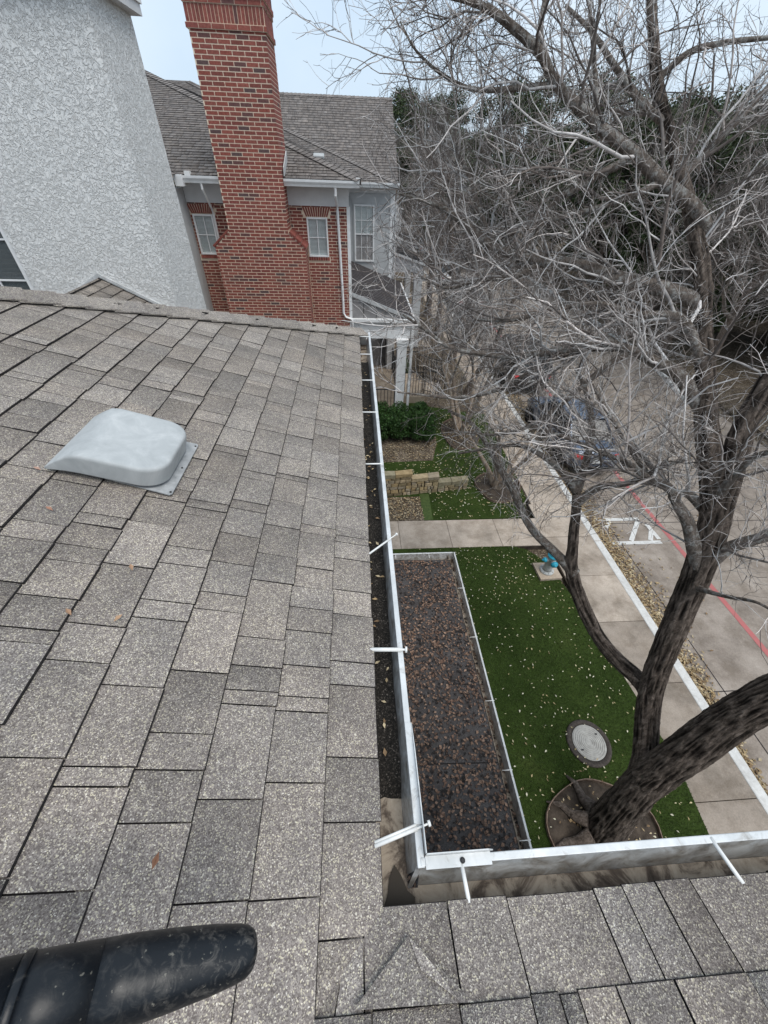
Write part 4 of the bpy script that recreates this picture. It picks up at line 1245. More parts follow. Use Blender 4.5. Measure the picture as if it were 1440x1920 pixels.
# ================================================================== HYDRANT, MANHOLE, EDGED TREE RINGS
tag(sheet("concrete_pad", [(3.95, 5.50), (3.97, 5.02), (4.47, 5.05), (4.44, 5.49)], .075, MT['pad'], None, .08), "square tan concrete pad under the hydrant", "pad")
m, nt, b, P = base_mat("hydrant_teal", .45); nt.links.new(ramp(nt, noise(nt, P, 30, 5), [(.3, (.02, .27, .4)), (.7, (.05, .42, .56))]), b.inputs["Base Color"]); MT['teal'] = m
MT['silver'] = simple("hydrant_silver_paint", (.38, .39, .38), (.52, .53, .52), 25, .5, .1, 80, .002)
hx, hy, hz = 4.19, 5.27, .075
hyd = thing("fire_hydrant", "silver fire hydrant with turquoise bonnet and caps on a square pad", "fire hydrant", (hx, hy, hz))
MB().lathe((hx, hy, hz - .002), [(.155, 0), (.155, .035), (.11, .045), (.1, .06)], 28).build("flange", MT['silver'], hyd, True)
for k in range(8):
    a = k * math.pi / 4; MB().lathe((hx + .13 * math.cos(a), hy + .13 * math.sin(a), hz + .03), [(.014, 0), (.014, .022)], 6).build("bolt", MT['silver'], hyd)
MB().lathe((hx, hy, hz + .05), [(.105, 0), (.098, .08), (.095, .40), (.108, .41), (.108, .44)], 28).build("barrel", MT['silver'], hyd, True)
MB().lathe((hx, hy, hz + .485), [(.118, 0), (.118, .02), (.095, .03), (.092, .06), (.08, .10), (.055, .135), (.028, .15), (.026, .19), (.02, .195)], 28).build("bonnet", MT['teal'], hyd, True)
for (dx, dy, r) in ((1, 0, .055), (-1, 0, .055), (0, -1, .075)):
    ax_ = 'X' if dx else 'Y'; s_ = dx or dy
    MB().lathe((hx, hy, hz + .37), [(r * .8, .08 * s_), (r * .8, .13 * s_)], 18, ax_).build("nozzle", MT['silver'], hyd, True)
    MB().lathe((hx, hy, hz + .37), [(r, .125 * s_), (r, .17 * s_), (r * .7, .185 * s_), (.022, .188 * s_), (.022, .215 * s_)], 18, ax_).build("nozzle_cap", MT['teal'], hyd, True)

MT['collar'] = simple("dark_cast_collar", (.03, .025, .022), (.085, .07, .06), 40, .8, .5, 90, .006)
mhx, mhy = 3.585, 1.83
mh = thing("manhole_cover", "round pale metal manhole cover with concentric ribs set in the lawn", "manhole", (mhx, mhy, 0))
MB().lathe((mhx, mhy, -.03), [(.345, 0), (.345, .058), (.33, .068), (.265, .066), (.265, .05)], 48).build("collar", MT['collar'], mh, True)
MT['lid'] = simple("weathered_iron_lid", (.3, .29, .27), (.46, .45, .42), 14, .6, .2, 60, .003)
lid = MB().lathe((mhx, mhy, -.01), [(.258, 0), (.258, .055), (.25, .06)], 48).build("lid", MT['lid'], mh)
for r in (.235, .205, .175, .145, .115, .085, .055):
    MB().lathe((mhx, mhy, .049), [(r + .009, 0), (r + .006, .007), (r - .006, .007), (r - .009, 0)], 40).build("rib", MT['lid'], lid)
for a in (.6, 3.7): MB().box(mhx + .19 * math.cos(a) - .02, mhx + .19 * math.cos(a) + .02, mhy + .19 * math.sin(a) - .01, mhy + .19 * math.sin(a) + .01, .05, .0585).build("lift_slot", MT['iron'], lid)

def tree_ring(label, cx, cy, rx, ry, soil_label, ph=0.0):
    t = thing("tree_ring", label, "edging", (cx, cy, 0))
    n = 40; pts = []
    for i in range(n + 1):
        a = 2 * math.pi * i / n + ph; k = 1 + .05 * math.sin(3 * a + ph) + .03 * math.sin(5 * a)
        pts.append((cx + rx * k * math.cos(a), cy + ry * k * math.sin(a)))
    mb = MB()
    for (x0, y0), (x1, y1) in zip(pts[:-1], pts[1:]):
        d = Vector((x1 - x0, y1 - y0, 0)); nn = Vector((-d.y, d.x, 0)).normalized() * .006
        c = Vector(((x0 + x1) / 2, (y0 + y1) / 2, .035)); mb.obox(c, d * .505, nn, (0, 0, .05))
    mb.build("steel_edging", MT['rust'], t)
    # mounded soil
    V = [(cx, cy, .07)]; F = []
    R = 8
    for j in range(1, R + 1):
        for i in range(n):
            a = 2 * math.pi * i / n + ph; k = (1 + .05 * math.sin(3 * a + ph) + .03 * math.sin(5 * a)) * j / R * .995
            V.append((cx + rx * k * math.cos(a), cy + ry * k * math.sin(a), .028 + .05 * (1 - (j / R) ** 2) + srng.uniform(-.008, .008)))
    for i in range(n): F.append((0, 1 + i, 1 + (i + 1) % n))
    for j in range(R - 1):
        for i in range(n): F.append((1 + j * n + i, 1 + (j + 1) * n + i, 1 + (j + 1) * n + (i + 1) % n, 1 + j * n + (i + 1) % n))
    put("soil", raw_mesh("soil", V, F, MT['soil'], None, None, True), t)
    return t
tree_ring("steel edged soil ring round the leaning tree trunk beside the low roof", 3.28, .62, .76, .74, "")
tree_ring("steel edged soil ring round the small many-stemmed tree by the stone wall", 3.95, 8.32, .63, .66, "", .6)
tree_ring("steel edged mulch ring round the rooty tree beside the hedge", 3.45, 11.2, .62, .95, "", 1.4)
leaves("fallen_leaves", np.stack([3.3 + NP.normal(0, .32, 160), .8 + NP.normal(0, .28, 160)], 1), .075, .05, 'tan', "dead leaves on the soil round the leaning trunk")
leaves("fallen_leaves", np.stack([3.45 + NP.normal(0, .25, 220), 11.2 + NP.normal(0, .4, 220)], 1), .07, .06, 'tan', "dead leaves in the mulch ring beside the hedge")

# ================================================================== FOLIAGE
def leafcloud(centres, radii, n, size, rng, tones=(.45, 1.3), flat=.9, shell=.55):
    c = np.asarray(centres); r = np.asarray(radii)
    idx = rng.choice(len(c), n, p=(r ** 2) / (r ** 2).sum())
    d = rng.normal(size=(n, 3)); d /= np.linalg.norm(d, axis=1)[:, None]
    rad = (shell + (1 - shell) * rng.random(n) ** .7)[:, None] * r[idx][:, None]
    p = c[idx] + d * rad * np.array([1, 1, flat])
    a = rng.normal(size=(n, 3)); a /= np.linalg.norm(a, axis=1)[:, None]
    b = np.cross(a, rng.normal(size=(n, 3))); b /= np.linalg.norm(b, axis=1)[:, None] + 1e-9
    s = (rng.uniform(.5, 1.2, n) * size)[:, None]
    V = np.stack([p - a * s, p + b * s * .45, p + a * s, p - b * s * .45], 1).reshape(-1, 3)
    F = np.arange(4 * n).reshape(-1, 4)
    t = rng.uniform(tones[0], tones[1], n)
    T = np.stack([t * rng.uniform(.9, 1.15, n), t, t * rng.uniform(.8, 1.0, n)], 1)
    return V, F, np.repeat(T, 4, 0)

hd = thing("hedge", "clipped dark green hedge at the foot of the porch", "hedge", (1.4, 11.2, 0))
hc, hr = [], []
for i in range(110):
    hc.append((srng.uniform(.45, 2.4), srng.uniform(10.7, 11.75), srng.uniform(.22, .82))); hr.append(srng.uniform(.17, .28))
V, F, T = leafcloud(hc, hr, 52000, .036, NP, (.4, 1.5), 1.0, .45)
put("foliage", raw_mesh("foliage", V, F, MT['hedge'], T), hd)
mb = MB()
for i in range(14):
    x, y = srng.uniform(.5, 2.2), srng.uniform(10.8, 11.6); mb.tube([(x, y, 0), (x + srng.uniform(-.1, .1), y, .35), (x + srng.uniform(-.2, .2), y + .05, .75)], [.015, .012, .005], 5)
mb.build("stem", MT['limb'], hd)

# ================================================================== TREES
def resample(P, Rr, K):
    P = np.asarray(P, float); s = np.concatenate([[0], np.cumsum(np.linalg.norm(np.diff(P, axis=0), axis=1))])
    # Catmull-Rom through the points
    q = np.concatenate([[2 * P[0] - P[1]], P, [2 * P[-1] - P[-2]]])
    ts = np.linspace(0, s[-1], K); i = np.clip(np.searchsorted(s, ts, side='right') - 1, 0, len(P) - 2)
    t = ((ts - s[i]) / np.maximum(s[i + 1] - s[i], 1e-9))[:, None]
    a, b, c, d = q[i], q[i + 1], q[i + 2], q[i + 3]
    pt = .5 * ((2 * b) + (c - a) * t + (2 * a - 5 * b + 4 * c - d) * t ** 2 + (3 * b - a - 3 * c + d) * t ** 3)
    return pt, np.interp(ts, s, Rr), s[-1]

def bark_tube(P, Rr, sides=30, step=.03, amp=.11, seed=0.0):
    L = np.linalg.norm(np.diff(np.asarray(P, float), axis=0), axis=1).sum()
    K = max(6, int(L / step)); p, r, L = resample(P, Rr, K)
    t = np.gradient(p, axis=0); t /= np.linalg.norm(t, axis=1)[:, None]
    u = np.zeros_like(p); ref = np.array([.31, .77, .56])
    u0 = np.cross(t[0], ref); u0 /= np.linalg.norm(u0); u[0] = u0
    for i in range(1, K):
        w = u[i - 1] - t[i] * np.dot(u[i - 1], t[i]); u[i] = w / np.linalg.norm(w)
    v = np.cross(t, u)
    a = np.linspace(0, 2 * np.pi, sides, endpoint=False)
    cs, sn = np.cos(a), np.sin(a)
    s = np.linspace(0, L, K)
    rr = np.maximum(r, .01)
    nx_ = cs[None] * (rr * 36)[:, None] + 40; ny_ = sn[None] * (rr * 36)[:, None] + 40; nz_ = np.repeat((s * 4.0)[:, None], sides, 1) + seed
    n1_ = vnoise(np.stack([nx_, ny_, nz_], -1)); n2_ = vnoise(np.stack([nx_ * 2.3, ny_ * 2.3, nz_ * 2.0 + 9], -1)); n3_ = vnoise(np.stack([nx_ * .15, ny_ * .15, nz_ * .45 + 5], -1))
    ridge = (1 - np.abs(2 * n1_ - 1)) * .65 + (1 - np.abs(2 * n2_ - 1)) * .35
    disp = 1 + amp * (ridge - .6) * np.clip(.11 / rr, .35, 1)[:, None] + .22 * (n3_ - .5)
    V = p[:, None] + (u[:, None] * cs[None, :, None] + v[:, None] * sn[None, :, None]) * (r[:, None] * disp)[..., None]
    T = np.clip((ridge - .38) * 2.1, .16, 1.25) if sides > 28 else .55 + .75 * ridge
    i, k = np.meshgrid(np.arange(K - 1), np.arange(sides), indexing='ij')
    k2 = (k + 1) % sides
    F = np.stack([i * sides + k, i * sides + k2, (i + 1) * sides + k2, (i + 1) * sides + k], -1).reshape(-1, 4)
    return V.reshape(-1, 3), F, T.reshape(-1)

def tubes(P, Rr, sides, tone):
    n, K, _ = P.shape
    t = np.gradient(P, axis=1); t /= np.linalg.norm(t, axis=2)[..., None] + 1e-9
    ref = np.where(np.abs(t[..., 2:3]) < .85, np.array([0, 0, 1.0]), np.array([1.0, 0, 0]))
    u = np.cross(t, ref); u /= np.linalg.norm(u, axis=2)[..., None] + 1e-9
    v = np.cross(t, u)
    a = np.linspace(0, 2 * np.pi, sides, endpoint=False)
    V = P[:, :, None] + (u[:, :, None] * np.cos(a)[:, None] + v[:, :, None] * np.sin(a)[:, None]) * Rr[:, :, None, None]
    i, k = np.meshgrid(np.arange(K - 1), np.arange(sides), indexing='ij'); k2 = (k + 1) % sides
    f = np.stack([i * sides + k, i * sides + k2, (i + 1) * sides + k2, (i + 1) * sides + k], -1).reshape(-1, 4)
    F = (np.arange(n) * K * sides)[:, None, None] + f[None]
    return V.reshape(-1, 3), F.reshape(-1, 4), np.repeat(tone, K * sides, 0)

def sprout(rng, P, Rr, count, lr, ang, up, K, wig, rk, tmin=.2, out=None, rmin=.0016, tend=.98):
    n, k, _ = P.shape
    ln = np.linalg.norm(np.diff(P, axis=1), axis=2).sum(1)
    idx = rng.choice(n, count, p=ln / ln.sum()); t = rng.uniform(tmin, tend, count) * (k - 1)
    i = np.minimum(t.astype(int), k - 2); f = (t - i)[:, None]
    pos = P[idx, i] * (1 - f) + P[idx, i + 1] * f
    tan = P[idx, i + 1] - P[idx, i]; tan /= np.linalg.norm(tan, axis=1)[:, None] + 1e-9
    pr = Rr[idx, i] * (1 - f[:, 0]) + Rr[idx, i + 1] * f[:, 0]
    q = rng.normal(size=(count, 3)); q -= (q * tan).sum(1)[:, None] * tan; q /= np.linalg.norm(q, axis=1)[:, None]
    a = rng.uniform(ang[0], ang[1], count)[:, None]
    d = tan * np.cos(a) + q * np.sin(a)
    d[:, 2] += up * rng.uniform(.2, 1, count)
    if out is not None: d += np.asarray(out) * rng.uniform(.2, 1, count)[:, None]
    d /= np.linalg.norm(d, axis=1)[:, None]
    L = rng.uniform(lr[0], lr[1], count) * (1.15 - .55 * t / (k - 1))
    C = np.zeros((count, K, 3)); C[:, 0] = pos
    bend = rng.normal(size=(count, 3)) * wig * .6
    for j in range(1, K):
        d = d + bend / K + rng.normal(size=(count, 3)) * wig * .55; d[:, 2] += up * .08
        d /= np.linalg.norm(d, axis=1)[:, None]
        C[:, j] = C[:, j - 1] + d * (L / (K - 1))[:, None]
    r0 = np.maximum(np.minimum(pr * .7, L * rk), rmin)
    Rn = r0[:, None] * np.linspace(1, .35, K)[None]
    return C, np.maximum(Rn, rmin * .55)

def twig_tone(rng, n, pale):
    base = np.where(rng.random(n) < pale, rng.uniform(.7, 1.65, n), rng.uniform(.13, .48, n))
    w = np.where(base < .55, .10, .0) + rng.uniform(-.04, .05, n)
    return np.stack([base * (1 + w), base, base * (1 - w * .6)], 1)

def merge(parts):
    V, F, T = [], [], []; o = 0
    for v, f, t in parts:
        V.append(v); F.append(f + o); T.append(t if t.ndim == 2 else np.repeat(t[:, None], 3, 1)); o += len(v)
    return np.concatenate(V), np.concatenate(F), np.concatenate(T)

LIMBS = {
 'trunk': [(3.367, 0.601, -0.845, 0.5402), (3.28, 0.73, -0.002, 0.4296), (3.327, 0.914, 0.845, 0.3401), (3.441, 1.059, 1.435, 0.3089), (3.512, 1.1, 1.695, 0.2773)],
 'limbA': [(3.426, 1.04, 1.352, 0.2886), (3.55, 1.113, 1.782, 0.2689), (3.667, 1.173, 2.169, 0.2615), (3.798, 1.255, 2.621, 0.2567), (3.941, 1.3, 3.032, 0.2416), (4.193, 1.334, 3.553, 0.2024), (4.586, 1.417, 3.973, 0.1607)],
 'limbB': [(3.418, 0.994, 1.111, 0.2372), (3.46, 1.253, 1.436, 0.1946), (3.487, 1.56, 1.791, 0.1824), (3.486, 1.792, 2.165, 0.1792), (3.491, 1.993, 2.699, 0.1711), (3.54, 2.165, 3.095, 0.1765), (3.582, 2.342, 3.542, 0.1799), (3.642, 2.557, 3.981, 0.179), (3.69, 2.746, 4.259, 0.177)],
 'T1': [(3.672, 2.636, 4.098, 0.1485), (3.659, 2.95, 4.449, 0.1285), (3.606, 3.318, 4.86, 0.1232), (3.561, 3.651, 5.284, 0.1024), (3.574, 4.048, 5.678, 0.0932), (3.563, 4.32, 6.007, 0.0878), (3.481, 4.702, 6.407, 0.0831), (3.382, 5.077, 6.778, 0.0736), (3.245, 5.458, 7.16, 0.069), (3.163, 5.736, 7.459, 0.0665), (3.126, 6.095, 7.855, 0.0615), (3.088, 6.504, 8.332, 0.0538), (2.988, 6.988, 8.882, 0.0437)],
 'T2': [(3.676, 2.681, 4.207, 0.147), (3.743, 2.925, 4.602, 0.1391), (3.818, 3.151, 4.955, 0.132), (3.901, 3.285, 5.334, 0.1177), (4.092, 3.523, 5.834, 0.0998), (4.361, 3.824, 6.284, 0.0852)],
 'L1': [(3.561, 4.603, 6.397, 0.0529), (3.412, 4.69, 6.535, 0.0572), (3.063, 4.866, 6.731, 0.0544), (2.745, 4.995, 6.928, 0.0513), (2.366, 5.075, 7.097, 0.0456), (1.895, 5.163, 7.36, 0.0373), (1.674, 5.134, 7.533, 0.0336), (1.289, 5.089, 7.696, 0.0279), (1.076, 5.088, 7.761, 0.0215), (0.814, 5.035, 7.781, 0.0153), (0.572, 4.967, 7.771, 0.0094)],
 'L1b': [(1.895, 5.163, 7.36, 0.0263), (1.555, 5.171, 7.326, 0.022), (1.14, 5.176, 7.303, 0.0175), (0.832, 5.184, 7.384, 0.0129), (0.577, 5.168, 7.513, 0.0083), (0.429, 5.182, 7.669, 0.006)],
 'L1c': [(1.737, 5.166, 7.477, 0.0257), (1.667, 5.241, 7.668, 0.023), (1.691, 5.339, 7.859, 0.0185), (1.707, 5.438, 8.044, 0.0142)],
 'L1d': [(2.353, 5.082, 7.097, 0.0228), (2.274, 5.227, 7.406, 0.0199), (2.224, 5.357, 7.63, 0.0196), (2.163, 5.489, 7.847, 0.0129)],
 'L2': [(3.587, 4.17, 5.797, 0.0738), (3.219, 4.398, 5.883, 0.0679), (2.775, 4.632, 5.938, 0.0645), (2.403, 4.78, 6.019, 0.0546), (2.079, 4.875, 6.022, 0.0473), (1.57, 5.01, 6.125, 0.0394), (1.135, 5.075, 6.349, 0.0305), (0.944, 5.114, 6.445, 0.0226), (0.717, 5.15, 6.503, 0.015), (0.464, 5.179, 6.551, 0.0099)],
 'L2b': [(2.079, 4.875, 6.022, 0.0315), (1.774, 4.888, 5.866, 0.0242), (1.416, 4.9, 5.832, 0.0188), (1.058, 4.887, 5.749, 0.0135), (0.744, 4.894, 5.848, 0.0093)],
 'L2c': [(1.57, 5.01, 6.125, 0.0236), (1.356, 5.124, 6.409, 0.0204), (1.218, 5.261, 6.703, 0.0174), (1.039, 5.401, 6.942, 0.0122), (0.941, 5.52, 7.211, 0.0083)],
 'L3': [(3.638, 3.357, 4.9, 0.0691), (3.358, 3.704, 5.227, 0.0644), (3.123, 3.841, 5.323, 0.0548), (2.883, 3.962, 5.403, 0.0475), (2.599, 4.095, 5.404, 0.0408), (2.284, 4.222, 5.307, 0.0369), (1.889, 4.358, 5.19, 0.0328), (1.541, 4.44, 5.169, 0.0276), (1.09, 4.52, 5.223, 0.0221), (0.808, 4.579, 5.383, 0.0163), (0.522, 4.57, 5.55, 0.0105)],
 'L3b': [(2.284, 4.222, 5.307, 0.0237), (1.985, 4.26, 5.025, 0.0221), (1.611, 4.309, 4.774, 0.0201), (1.175, 4.344, 4.689, 0.0174), (0.784, 4.38, 4.706, 0.0116), (0.488, 4.373, 4.744, 0.0086)],
 'L3c': [(2.883, 3.962, 5.403, 0.03), (2.621, 3.961, 5.152, 0.0286), (2.334, 3.964, 4.774, 0.0247), (2.054, 4.004, 4.476, 0.0201), (1.706, 4.056, 4.337, 0.0147), (1.325, 4.143, 4.325, 0.0119)],
 'L4': [(2.761, 4.987, 6.886, 0.0352), (2.524, 4.999, 6.777, 0.0334), (2.285, 5.003, 6.64, 0.0292), (2.099, 5.03, 6.523, 0.0249), (1.918, 4.941, 6.214, 0.0206), (1.696, 4.916, 5.963, 0.0159)],
 'L6': [(3.066, 4.864, 6.723, 0.0332), (2.79, 4.855, 6.593, 0.0265), (2.428, 4.935, 6.472, 0.0223), (1.986, 5.022, 6.341, 0.0179), (1.565, 5.064, 6.186, 0.0131)],
 'L7': [(3.561, 3.651, 5.284, 0.0439), (3.318, 4.004, 5.688, 0.0363), (3.01, 4.24, 5.67, 0.0303), (2.616, 4.436, 5.718, 0.0258), (2.232, 4.586, 5.621, 0.0214), (1.803, 4.664, 5.483, 0.0165), (1.391, 4.751, 5.453, 0.0111)],
 'L8': [(3.398, 5.066, 6.767, 0.0344), (3.565, 5.073, 6.972, 0.0286), (3.742, 5.068, 7.201, 0.0229), (3.894, 5.079, 7.447, 0.0176)],
 'L9': [(3.258, 5.451, 7.149, 0.0345), (2.951, 5.566, 7.318, 0.0292), (2.633, 5.724, 7.576, 0.0239), (2.377, 5.834, 7.786, 0.0187), (2.092, 5.943, 7.955, 0.0138)],
 'L10': [(3.151, 5.742, 7.488, 0.0294), (3.346, 5.689, 7.667, 0.026), (3.588, 5.539, 7.722, 0.0205), (3.891, 5.331, 7.735, 0.0153)],
 'B2': [(3.506, 1.708, 2.058, 0.1449), (3.421, 1.934, 2.118, 0.1308), (3.257, 2.181, 2.154, 0.1287), (3.092, 2.458, 2.276, 0.119), (2.895, 2.76, 2.573, 0.1129), (2.746, 3.017, 2.925, 0.1024), (2.683, 3.153, 3.292, 0.0812), (2.651, 3.322, 3.686, 0.073), (2.611, 3.442, 3.967, 0.0714)],
 'B2a': [(2.781, 2.985, 2.909, 0.0743), (2.578, 3.188, 3.052, 0.053), (2.312, 3.482, 3.211, 0.0477), (2.14, 3.707, 3.444, 0.0444), (2.007, 3.871, 3.679, 0.0409), (1.862, 4.009, 3.85, 0.0376), (1.654, 4.207, 4.135, 0.0309), (1.441, 4.369, 4.347, 0.0215), (1.174, 4.499, 4.43, 0.0154)],
 'B2b': [(2.621, 3.434, 3.932, 0.0573), (2.419, 3.616, 4.119, 0.0372), (2.186, 3.795, 4.23, 0.0289), (1.961, 3.939, 4.254, 0.0235), (1.685, 4.064, 4.137, 0.0182), (1.326, 4.196, 3.973, 0.0126)],
 'B2c': [(2.621, 3.434, 3.932, 0.0516), (2.657, 3.57, 4.301, 0.0388), (2.674, 3.743, 4.621, 0.0299), (2.606, 3.972, 4.9, 0.0243), (2.481, 4.167, 5.127, 0.0189)],
 'B2d': [(2.639, 3.37, 3.775, 0.0464), (2.784, 3.343, 4.043, 0.0362), (3.047, 3.243, 4.195, 0.0295), (3.193, 3.171, 4.431, 0.0205), (3.362, 3.066, 4.639, 0.0146)],
 'R1': [(3.583, 2.377, 3.68, 0.0758), (3.455, 2.56, 3.984, 0.0595), (3.371, 2.67, 4.151, 0.0491), (3.271, 2.792, 4.273, 0.0418), (3.179, 2.896, 4.403, 0.0367), (3.033, 3.048, 4.413, 0.0326), (2.898, 3.244, 4.467, 0.0282), (2.691, 3.481, 4.456, 0.024), (2.38, 3.701, 4.51, 0.0192), (2.06, 3.888, 4.542, 0.014)],
 'R2': [(3.665, 2.78, 4.153, 0.0503), (3.481, 2.93, 4.282, 0.0379), (3.34, 3.015, 4.259, 0.0282), (3.08, 3.281, 4.424, 0.0235), (2.816, 3.638, 4.748, 0.0184), (2.586, 3.925, 5.047, 0.0131)],
 'R3': [(3.67, 2.426, 3.834, 0.0846), (3.738, 2.415, 3.985, 0.0582), (3.82, 2.379, 4.115, 0.0518), (3.913, 2.321, 4.263, 0.0454), (4.136, 2.233, 4.512, 0.0321)],
 'R4': [(3.662, 2.783, 4.3, 0.0491), (3.578, 2.729, 4.621, 0.0321), (3.554, 2.679, 4.903, 0.0237), (3.563, 2.582, 5.053, 0.0184)],
 'R5': [(3.575, 2.299, 3.506, 0.041), (3.515, 2.111, 3.673, 0.0217), (3.501, 1.935, 3.833, 0.0158), (3.485, 1.751, 4.017, 0.0105), (3.522, 1.556, 4.07, 0.008)],
}


big = thing("bare_tree", "leaning bare tree with ridged dark trunk rising from the soil ring by the low roof", "tree", (3.28, .73, 0))
THICK = ('trunk', 'limbA', 'limbB', 'T1', 'T2', 'B2')
LIMBS['trunk'][0] = (3.22, .66, -.12, .56)
LIMBS['trunk'].insert(2, (3.29, .80, .32, .385))
seed = 0
for k, v in LIMBS.items():
    thick = k in THICK
    P = [q[:3] for q in v]; rr = [q[3] * {'trunk': .58, 'limbB': .68, 'limbA': .68, 'B2': .72, 'T1': .80, 'T2': .74}.get(k, 1.1) for q in v]; seed += 3.7
    V, F, T = bark_tube(P, rr, 132 if k in ('trunk', 'limbA') else 90 if k == 'limbB' else (44 if thick else 14), .012 if thick else .035, .34 if thick else .12, seed)
    put("trunk" if k == 'trunk' else "limb", raw_mesh("limb", V, F, MT['bark'] if thick else MT['limb'], T, None, True), big)
# surface roots
mb = MB()
for a, L in ((2.6, .5), (3.3, .55), (1.9, .45), (.4, .3), (4.2, .35)):
    c = Vector((3.27, .72, .0)); d = Vector((math.cos(a), math.sin(a), 0))
    mb.tube([c + d * .25 + Vector((0, 0, .2)), c + d * .42 + Vector((0, 0, .09)), c + d * (.42 + L * .35) + Vector((.03, .04, .065)), c + d * (.42 + L * .7) + Vector((0, 0, .035))], [.11, .065, .04, .012], 10)
mb.build("root", MT['bark'], big, True)
trng = np.random.default_rng(5)
KM = 12
thinL = [k for k in LIMBS if k not in THICK]
def pack(keys): 
    a = [resample([q[:3] for q in LIMBS[k]], [q[3] for q in LIMBS[k]], KM)[:2] for k in keys]
    return np.stack([x[0] for x in a]), np.stack([x[1] for x in a])
LOW = ('B2a', 'B2b', 'L3b', 'L3c', 'B2d', 'R5')
Pm, Rm = pack([k for k in thinL if k not in LOW])
Pl, Rl = pack(LOW)
Pt, Rt = pack(['T1', 'T2'])
s1 = sprout(trng, Pm, Rm, 285, (.5, 1.6), (.45, 1.15), .06, 8, .32, .0115, .1, (-.22, -.05, 0), .005)
s1l = sprout(trng, Pl, Rl, 36, (.35, .9), (.4, 1.0), .10, 8, .3, .011, .2, (-.1, .15, 0), .0045)
s1b = sprout(trng, Pt, Rt, 44, (.5, 1.4), (.6, 1.3), .15, 8, .32, .011, .25, (-.1, 0, 0), .005)
P1 = np.concatenate([q[0] for q in (s1, s1l, s1b)]); R1 = np.concatenate([q[1] for q in (s1, s1l, s1b)])
P2, R2 = sprout(trng, P1, R1, 2100, (.25, .9), (.4, 1.1), .08, 7, .34, .0085, .12, (-.1, 0, 0), .0036)
P2b, R2b = sprout(trng, Pm, Rm, 420, (.15, .6), (.5, 1.3), .12, 7, .34, .009, .1, (-.1, 0, 0), .0036)
P2 = np.concatenate([P2, P2b]); R2 = np.concatenate([R2, R2b])
P3, R3 = sprout(trng, P2, R2, 11000, (.10, .42), (.4, 1.1), .10, 5, .34, .008, .12, None, .0025)
P4, R4 = sprout(trng, P3, R3, 10000, (.05, .2), (.4, 1.1), .1, 4, .32, .008, .15, None, .0019)
V, F, T = merge([tubes(P1, R1, 6, twig_tone(trng, len(P1), .6)), tubes(P2, R2, 4, twig_tone(trng, len(P2), .62))])
o = put("branches", raw_mesh("branches", V, F, MT['twig'], T, None, True), big); o["kind"] = "stuff"
V, F, T = merge([tubes(P3, R3, 3, twig_tone(trng, len(P3), .34)), tubes(P4, R4, 3, twig_tone(trng, len(P4), .22))])
o = put("twigs", raw_mesh("twigs", V, F, MT['twig'], T, None, True), big); o["kind"] = "stuff"

def bare_tree(label, base, h, spread, seed, nl=9, dens=1.0, stems=1, pale=.45, name="bare_tree", group=None, r0=None):
    rng_ = np.random.default_rng(seed); base = np.array(base, float)
    t = thing(name, label, "tree", tuple(base), group)
    r0 = r0 or h * .018
    trunks, tr = [], []
    for s in range(stems):
        a = rng_.uniform(0, 6.28) if stems == 1 else 6.28 * s / stems + rng_.uniform(-.4, .4)
        lean = .06 if stems == 1 else .30
        pts = [base + np.array([math.cos(a), math.sin(a), 0]) * (.05 if stems > 1 else 0) - [0, 0, .06]]
        d = np.array([math.cos(a) * lean, math.sin(a) * lean, 1.0])
        for j in range(8):
            d = d + rng_.normal(size=3) * [.1, .1, .04]; d /= np.linalg.norm(d)
            pts.append(pts[-1] + d * h * (.75 if stems == 1 else .62) / 8)
        rr = [r0 * 1.35] + [r0 * (1 - .1 * j) for j in range(8)]
        V, F, T = bark_tube(pts, rr, 14, .06, .18, seed + s * 3)
        put("trunk", raw_mesh("trunk", V, F, MT['myrtle'] if stems > 1 else MT['bark'], T, None, True), t)
        p, r, _ = resample(pts, rr, 12); trunks.append(p); tr.append(r)
    Pt_, Rt_ = np.stack(trunks), np.stack(tr)
    P0, R0 = sprout(rng_, Pt_, Rt_, nl * stems, (spread * .5, spread), (.5, 1.15), .35, 10, .2, .02, .3 if stems == 1 else .35, None, .012)
    parts = []
    for i in range(len(P0)):
        V, F, T = bark_tube(P0[i], R0[i], 8, .1, .08, seed + i)
        put("limb", raw_mesh("limb", V, F, MT['limb'], T, None, True), t)
    P1_, R1_ = sprout(rng_, np.concatenate([P0]), R0, int(70 * dens), (spread * .22, spread * .55), (.4, 1.0), .2, 7, .28, .012, .15, None, .006)
    P2_, R2_ = sprout(rng_, P1_, R1_, int(650 * dens), (spread * .1, spread * .3), (.4, 1.0), .15, 5, .3, .009, .12, None, .0038)
    P3_, R3_ = sprout(rng_, P2_, R2_, int(3600 * dens), (spread * .05, spread * .16), (.4, 1.0), .12, 4, .3, .008, .1, None, .0032)
    V, F, T = merge([tubes(P1_, R1_, 5, twig_tone(rng_, len(P1_), pale)), tubes(P2_, R2_, 3, twig_tone(rng_, len(P2_), pale)), tubes(P3_, R3_, 3, twig_tone(rng_, len(P3_), pale))])
    o = put("twigs", raw_mesh("twigs", V, F, MT['twig'], T, None, True), t); o["kind"] = "stuff"
    return t

def copy_tree(o, loc, rz, sc, label, group=None):
    c = o.copy(); COL.objects.link(c); c.location = loc; c.rotation_euler = (0, 0, rz); c.scale = (sc, sc, sc); c["label"] = label
    if group: c["group"] = group
    for ch in list(o.children):
        d = ch.copy(); COL.objects.link(d); d.parent = c; d.matrix_parent_inverse = ch.matrix_parent_inverse.copy()
    return c

